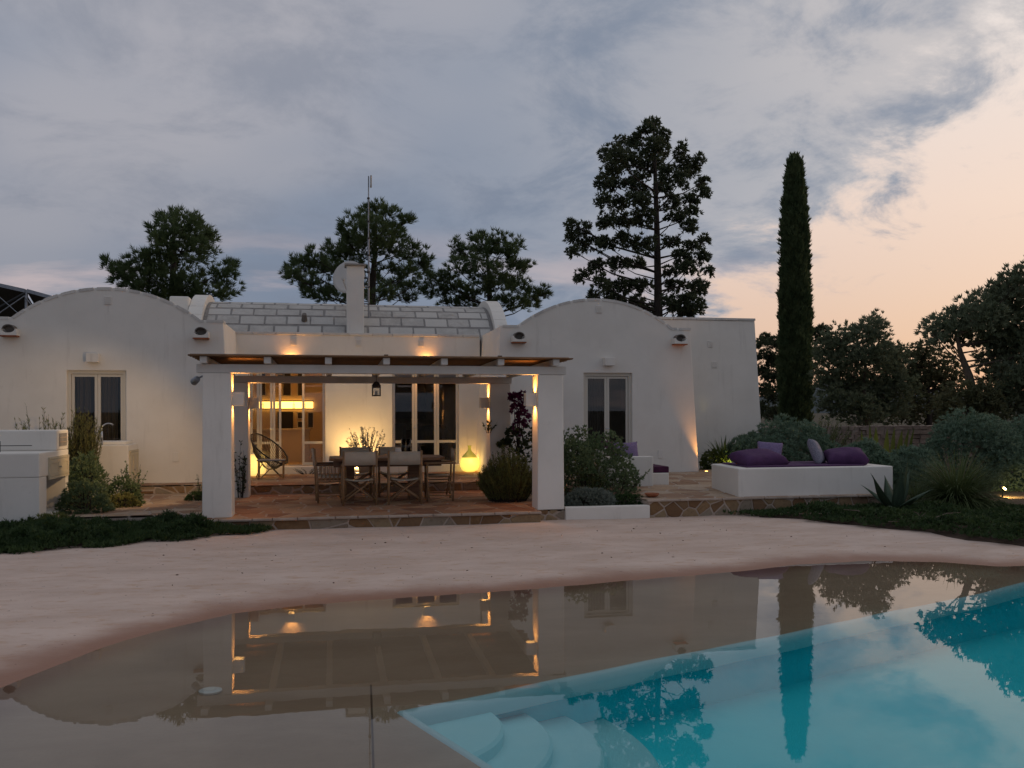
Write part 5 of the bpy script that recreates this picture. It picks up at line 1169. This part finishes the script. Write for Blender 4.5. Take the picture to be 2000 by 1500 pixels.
a = at(390, 925, 16.9); spikes('sprig', 'single leafy sprig left of the front left pillar', (a.x, a.y, .25), (.08, .06), .5, 4, 'shrub', .05, .02, 14, sp=.9)
# ground cover
def cover(name, label, poly, n, m, L, W, z0, hfun, per=6, up=.5):
    P = np.array(poly); lo, hi = P.min(0), P.max(0); Q = rng.uniform(lo, hi, (int(n*2.2), 2)); d = pdist(Q, P); k_ = d < .10*np.sin(Q[:, 0]*6.1+Q[:, 1]*2.3)*np.sin(Q[:, 0]*2.7-Q[:, 1]*5.1)+.03*rng.normal(size=len(Q)); Q = Q[k_]; d = np.minimum(d[k_], -.02)
    Q = Q[:n]; d = d[:n]; z = z0+hfun(Q, d)*rng.uniform(.35, 1, len(Q))
    pts = np.c_[Q, z]; D = np.c_[rng.normal(size=(len(Q), 2))*.6, np.full(len(Q), up)]
    V, F = tuft(pts, D, per, L*.95, W, .75); o = mesh_np(name, V, F, m); return tag(o, label, 'ground cover', None, 'stuff')
hump = lambda Q, d: np.clip(-d/.35, 0, 1)*(.13+.06*np.sin(Q[:, 0]*3.1+Q[:, 1])+.05*np.sin(Q[:, 0]*7.3-Q[:, 1]*4)+.03*np.sin(Q[:, 0]*13+Q[:, 1]*9))
LC = [(-6.5, 11.75), (-4.6, 11.95), (-3.99, 12.06), (-3.44, 12.14), (-2.6, 12.48), (-1.72, 12.96), (-1.0, 13.42), (-.62, 13.56), (-1.3, 13.66), (-1.9, 13.80), (-1.98, 14.42), (-2.9, 14.55), (-4.1, 14.12), (-6.5, 14.1)]
cover('creeping_rosemary', 'dense dark green creeping plants along the pool deck on the left', LC, 11000, 'cover', .085, .017, .085, hump, 8)
rc = [(6.25, 13.84), (6.6, 13.55), (7.17, 13.13), (7.69, 12.11), (8.21, 11.42), (8.39, 10.6), (8.78, 10.14), (10.5, 9.8), (14, 10.5), (14, 13.2), (12.2, 13.4), (9.6, 13.75), (8, 13.86)]
hump2 = lambda Q, d: np.clip(-d/.3, 0.1, 1)*(.10+.05*np.sin(Q[:, 0]*4.1+Q[:, 1]*2)+.05*np.sin(Q[:, 0]*2.3-Q[:, 1]*5))
cover('creeping_succulent', 'dark creeping succulent carpet along the pool deck on the right', rc, 12000, 'cover', .075, .020, .11, hump2, 7)
# dry twigs lying in the right bed
for i, (px, py, Y, lb) in enumerate(((1712, 1020, 12.5, 'small bundle of dry twigs at the left of the succulent bed'), (1830, 1032, 11.9, 'large tangle of dry brown twigs at the deck edge on the right'))):
    a = at(px, py, Y); t = thing('dry_twigs', lb, 'twigs', (a.x, a.y, .12)); mb = MB()
    for k in range(14 if i == 0 else 40):
        s = np.array([a.x+rng.uniform(-.14, .14)*(1+2.2*i), a.y+rng.uniform(-.12, .12)*(1+i), .11+rng.uniform(0, .1)]); d = rng.normal(size=3)*np.array([.14, .08, .04])*(1+.4*i)
        mb.tube([tuple(s), tuple(s+d*.5+np.array([0, 0, .03])), tuple(s+d+np.array([0, 0, rng.uniform(-.01, .04)]))], [.007, .006, .003], 4)
    o = mb.build('twigs', 'twig', t); o['kind'] = 'stuff'
# right of the pergola
a = at(1160, 985, 15.2); mound('olive_shrub', 'large dark leafy shrub right of the front right pillar', (a.x-.05, a.y+.1, .22), (.80, .7, 1.28), 2600, 'shrub', .060, .023, 7, stems=40, rough=.22)
a = at(1232, 960, 15.0); spikes('olive_shrub', 'loose arching leafy branches over the masonry bench', (a.x-.30, a.y, .25), (.42, .2), .70, 20, 'shrub', .06, .026, 40, lean=.6, sp=.9)
a = at(1115, 930, 14.75); mound('olive_shrub', 'upper leafy part of the shrub hugging the front right pillar', (a.x+.05, a.y, .75), (.32, .3, .55), 700, 'shrub', .055, .022, 7, stems=0)
a = at(1150, 960, 14.75); spikes('rosemary_bush', 'fine-needled upright bush in the middle of the planting bed', (a.x, a.y, .22), (.24, .16), .75, 60, 'rosemary', .05, .008, 50, lean=.3)
a = at(1150, 985, 14.22); mound('santolina_bush', 'low silvery grey bush over the white kerb', (a.x, a.y, .24), (.44, .24, .27), 1200, 'santolina', .055, .010, 8, sp=.6)
a = at(1225, 985, 14.3); mound('low_herb', 'low dark green herb at the right end of the white kerb', (a.x, a.y, .24), (.33, .28, .16), 600, 'cover', .05, .012, 8)
a = at(995, 980, 15.35); spikes('rosemary_bush', 'big soft yellow-green rosemary bush inside the pergola on the right', (a.x-.03, a.y, TZ), (.42, .44), .92, 420, 'rosemary', .055, .010, 70, lean=.30, foot=.72, dome=.55)
a = at(958, 970, 15.6); spikes('sprig', 'thin leafy sprigs leaning out left of the rosemary bush', (a.x+.05, a.y, TZ), (.16, .1), .5, 8, 'shrub', .045, .018, 16, lean=.8)
# climbing bougainvillea on the rear right pillar
bg_ = thing('bougainvillea', 'bougainvillea with purple bracts climbing beside the rear right pillar', 'climber', (3.5, 16.9, TZ))
parts, pb = [], []; mb = MB()
for (px, py, rx, ry, pur) in ((1002, 775, 9, 8, 1), (1018, 780, 10, 16, 1), (1010, 800, 16, 12, 1), (1022, 815, 14, 14, 1), (1015, 835, 18, 16, .35), (1030, 850, 16, 20, .2), (1010, 870, 20, 18, 0), (1030, 885, 18, 20, .05), (990, 862, 8, 4, 0), (978, 868, 7, 3, 0), (1000, 845, 12, 10, .1)):
    c = np.array(at(px, py, 16.75)); k = 46; d = rdir(k); mp = .0095
    q = c+d*np.array([rx*mp, .16, ry*mp])*rng.uniform(.2, 1, k)[:, None]**.5; V_, F_ = tuft(q, d, 7, .06, .036, 1.0)
    (pb if pur >= .35 else parts).append((V_, F_))
    mb.tube([(3.46, 16.9, TZ), (3.48, 16.85, 1.0), tuple(c)], [.02, .014, .005], 5, False)
V, F = join(parts); mesh_np('leaves', V, F, 'darkleaf', bg_); V, F = join(pb); mesh_np('bracts', V, F, 'boug', bg_); mb.build('stems', 'bark', bg_)
a = at(945, 850, 17.0); spikes('sprig', 'dark leafy twigs reaching left of the rear right pillar', (2.93, 17.02, 1.40), (.18, .04), .28, 5, 'darkleaf', .06, .03, 12, lean=.9)
sp_ = at(465, 900, 16.95); spikes('climber', 'thin climbing plant on the inner face of the rear left pillar', (-1.62, 16.98, TZ), (.14, .04), 1.05, 9, 'darkleaf', .06, .026, 26, lean=.1, sp=.9)
# silvery plant in a pot against the yellow wall
t = spikes('silver_plant', 'silvery-white leafy plant lit from below behind the dining table', (.72, 19.75, .62), (.36, .22), .95, 46, 'whiteleaf', .055, .020, 36, lean=.35, sp=.8)
MB().lathe([(.13, -.2), (.17, 0), (.18, .03), (.15, .03), (.14, 0)], (.72, 19.75, .625), 20).build('pot', 'pot', t, smooth=True)
a = at(575, 917, 20.2); spikes('small_plant', 'small white-flowered plant at the door threshold', (-.52, 20.3, .424), (.18, .08), .16, 14, 'whiteleaf', .03, .012, 12, lean=.9)
# right garden
MG = 'clipped rosette shrubs in the garden'
def mpx(px, py, Y): q = at(px, py, Y); return q
a = at(1535, 930, 18.6); mound('rosette_shrub', 'broad dark rosette shrub behind the daybed next to the house', (a.x, a.y, .2), (1.25, 1.0, 1.33), 4200, 'pitto', .085, .026, 8, sp=.85, grp=MG)
a = at(1450, 930, 19.3); mound('rosette_shrub', 'smaller rosette shrub against the right rear house block', (a.x+.2, a.y, .3), (.6, .6, .95), 1600, 'pitto', .085, .026, 8, sp=.85, grp=MG)
a = at(1690, 940, 16.6); mound('rosette_shrub', 'middle rosette shrub behind the right end of the daybed', (a.x, a.y, .15), (.72, .7, .98), 2300, 'pitto', .085, .026, 8, sp=.85, grp=MG)
a = at(1775, 940, 16.4); mound('rosette_shrub', 'low rosette shrub between the daybed and the tall grass', (a.x, a.y, .15), (.7, .6, .85), 1800, 'pitto', .085, .026, 8, sp=.85, grp=MG)
a = at(1895, 960, 17.0); mound('rosette_shrub', 'large rosette shrub mound behind the clump of tall grass', (a.x, a.y, .1), (1.15, 1.0, 1.62), 4200, 'pitto', .085, .026, 8, sp=.85, grp=MG)
a = at(2000, 960, 17.2); mound('rosette_shrub', 'rosette shrub mound at the right edge behind the spotlight', (a.x+.15, a.y, .1), (1.0, 1.0, 1.45), 3400, 'pitto', .085, .026, 8, sp=.85, grp=MG)
a = at(1600, 830, 22.5); spikes('wild_bush', 'wispy wild bush at the foot of the columnar cypress', (a.x, a.y, .3), (1.0, .5), 1.35, 90, 'grass', .09, .014, 40, lean=.3)
a = at(1990, 830, 20.0); spikes('wild_bush', 'wispy grey bush above the right rosette shrubs', (a.x, a.y, .6), (.8, .4), 1.3, 60, 'santolina', .09, .014, 40, lean=.3)
def strap(name, label, c, n, L, w, m, droop, cat='plant', lift=1.0, fan=.75, seg=7, grp=None, thick=0.0, kink=0.0):
    root = thing(name, label, cat, c, 0, grp); c = Vector(c); V, F = [], []
    for i in range(n):
        a_ = rng.uniform(0, 2*math.pi); tilt = fan*rng.uniform(.15, 1.0); l_ = L*rng.uniform(.7, 1.1); d = Vector((math.cos(a_)*math.sin(tilt), math.sin(a_)*math.sin(tilt), math.cos(tilt)*lift)); s = Vector((-math.sin(a_), math.cos(a_), 0)); p = c+Vector((math.cos(a_), math.sin(a_), 0))*rng.uniform(0, .10)*L*.6
        k = len(V); dr = droop*rng.uniform(.5, 1.4)
        for j in range(seg+1):
            u = j/seg; ww = w*(1-u)**.6*(.75+.5*min(u*3, 1))*.5+.0008; g = -.25*ww*0
            V += [tuple(p-s*ww), tuple(p+Vector((0, 0, -ww*.35))), tuple(p+s*ww)]
            d = (d+Vector((0, 0, -dr/seg))).normalized(); p = p+d*l_/seg
        for j in range(seg): F += [(k+3*j, k+3*j+1, k+3*j+4, k+3*j+3), (k+3*j+1, k+3*j+2, k+3*j+5, k+3*j+4)]
    mesh_np('leaves', V, F, m, root, smooth=True); return root
gc_ = at(1868, 985, 13.6)
g = strap('grass_clump', 'big clump of dark arching grass with pale dry stalks right of the daybed', (gc_.x, gc_.y, .12), 1700, 1.10, .014, 'grass', 1.5, 'grass', 1.0, 1.15)
V, F = [], []; mb = MB()
for i in range(30):
    a_ = rng.uniform(0, 2*math.pi); tl = rng.uniform(.1, .75); h_ = rng.uniform(.7, 1.15); d = Vector((math.cos(a_)*math.sin(tl), math.sin(a_)*math.sin(tl)*.6, math.cos(tl))); p = Vector((gc_.x, gc_.y, .14))
    mb.tube([p, p+d*h_*.6+Vector((0, 0, .06)), p+d*h_+Vector((0, 0, -.02))], [.005, .004, .002], 4)
o = mb.build('dry_stalks', 'drygrass', g); o['kind'] = 'stuff'
gc2 = at(1800, 990, 13.75); strap('grass_clump', 'small tuft of arching grass beside the agave', (gc2.x-.1, gc2.y, .12), 260, .55, .009, 'grass', 1.4, 'grass', 1.0, 1.0)
# agave: a few thick pointed leaves, each its own piece
ag_ = at(1748, 990, 13.35); ag_.z = .16
ag = thing('agave', 'green agave with broad pointed leaves at the corner of the daybed', 'agave', tuple(ag_))
for (a_, tl, l_, bend) in ((200, 52, .62, -.35), (170, 30, .55, .1), (255, 20, .58, .15), (300, 12, .66, .1), (20, 26, .60, .2), (340, 48, .52, .35), (80, 30, .5, .2), (130, 45, .5, .3), (225, 72, .46, .2), (10, 70, .48, .3), (280, 55, .42, .2)):
    a_ = R(a_); tl = R(tl); d = Vector((math.cos(a_)*math.sin(tl), math.sin(a_)*math.sin(tl), math.cos(tl))); s = Vector((-math.sin(a_), math.cos(a_), 0)); p = Vector(ag_)+Vector((math.cos(a_), math.sin(a_), 0))*.03; V, F = [], []; n = 9
    for j in range(n+1):
        u = j/n; ww = .085*(1-u**2.2)*(.72+.55*math.sin(math.pi*min(u*1.1, 1)))+.001; nn = s.cross(d).normalized(); th = .022*(1-u)+.002
        V += [tuple(p-s*ww+nn*ww*.35), tuple(p-nn*th), tuple(p+s*ww+nn*ww*.35), tuple(p+nn*th*.15)]
        d = (d+Vector((0, 0, -bend*1.2/n))).normalized(); p = p+d*l_*1.3/n
    for j in range(n): F += [(4*j+k, 4*j+(k+1) % 4, 4*j+4+(k+1) % 4, 4*j+4+k) for k in range(4)]
    mesh_np('leaf', V, F, 'agave', ag, smooth=True)
# strap-leaved plant and lit bush at the right wing corner
a = at(1405, 900, 19.5); strap('strap_leaf_plant', 'dark strap-leaved plant between the right wing and rear block', (a.x+.12, a.y, .40), 150, .82, .035, 'grass', 1.1, 'plant', 1.0, .8)
a = at(1397, 893, 19.2); mound('lit_bush', 'bush of round leaves glowing yellow-green in the ground lamp', (a.x, a.y, .42), (.30, .26, .50), 420, 'canna', .06, .04, 6, rough=.25, stems=12)
# broad leaves lit behind the shrubs
a = at(1735, 860, 19.0); cn = thing('broad_leaf_plant', 'broad upright yellow-lit leaves behind the shrubs near the stone wall', 'plant', (a.x, a.y, .3))
for (px, ph, w_) in ((1678, 840, .10), (1694, 828, .12), (1706, 834, .11), (1728, 838, .14), (1742, 835, .16), (1757, 840, .15), (1770, 838, .13), (1780, 836, .09)):
    tip = at(px, ph, 19.0+rng.uniform(-.15, .15)); b_ = Vector((a.x+(tip.x-a.x)*.75, tip.y, .3)); s = Vector((1, rng.uniform(-.5, .5), 0)).normalized(); V, F = [], []; n = 8
    for j in range(n+1):
        u = j/n; p = b_.lerp(tip, u)+Vector((0, -.10*u*u, 0)); ww = w_*.6*(math.sin(math.pi*(.12+.88*u)**1.3))+.004 if u > .25 else .012
        V += [tuple(p-s*ww), tuple(p+Vector((0, .02, 0))), tuple(p+s*ww)]
    for j in range(n): F += [(3*j, 3*j+1, 3*j+4, 3*j+3), (3*j+1, 3*j+2, 3*j+5, 3*j+4)]
    mesh_np('leaf', V, F, 'canna', cn, smooth=True)
# dry-stone wall behind the shrubs
dw = thing('dry_stone_wall', 'low pinkish dry-stone wall behind the garden shrubs', 'wall', (16, 23.6, 0)); mb = MB(); rd = random.Random(77); z = 0.0; row = 0
while z < 1.28:
    h = rd.uniform(.10, .15); x = 11.0-rd.uniform(0, .2)
    while x < 24:
        w = rd.uniform(.16, .36); f_ = rd.uniform(-.03, .03)
        j = lambda: rd.uniform(-.014, .014)
        x0, x1, z0, z1 = x+.008, x+w-.008, z+.006, z+h-.006
        mb.add([(x0+j(), 23.45+f_+j(), z0+j()), (x1+j(), 23.45+f_+j(), z0+j()), (x1+j(), 24.0, z0), (x0+j(), 24.0, z0), (x0+j(), 23.45+f_+j(), z1+j()), (x1+j(), 23.45+f_+j(), z1+j()), (x1+j(), 24.0, z1), (x0+j(), 24.0, z1)], [(0, 3, 2, 1), (4, 5, 6, 7), (0, 1, 5, 4), (1, 2, 6, 5), (2, 3, 7, 6), (3, 0, 4, 7)]); x += w
    z += h; row += 1
o = mb.build('stones', 'drystone', dw, bevel=0); o['kind'] = 'stuff'

# scattered fallen leaves on the pool deck
n = 120; Q = np.stack([rng.uniform(-3.5, 8, n), rng.uniform(9.2, 13.4, n)], -1); s_ = sdist(Q); Q = Q[s_ > .25]; n = len(Q)
P = np.c_[Q, deck_z(Q)+.006]; D = np.c_[rng.normal(size=(n, 2)), np.full(n, .05)]
V, F = blades(P, D, rng.uniform(.015, .045, n), rng.uniform(.008, .02, n)); o = mesh_np('fallen_leaves', V, F, 'darkwood'); tag(o, 'tiny dry leaves scattered over the pinkish pool deck', 'leaves', None, 'stuff')
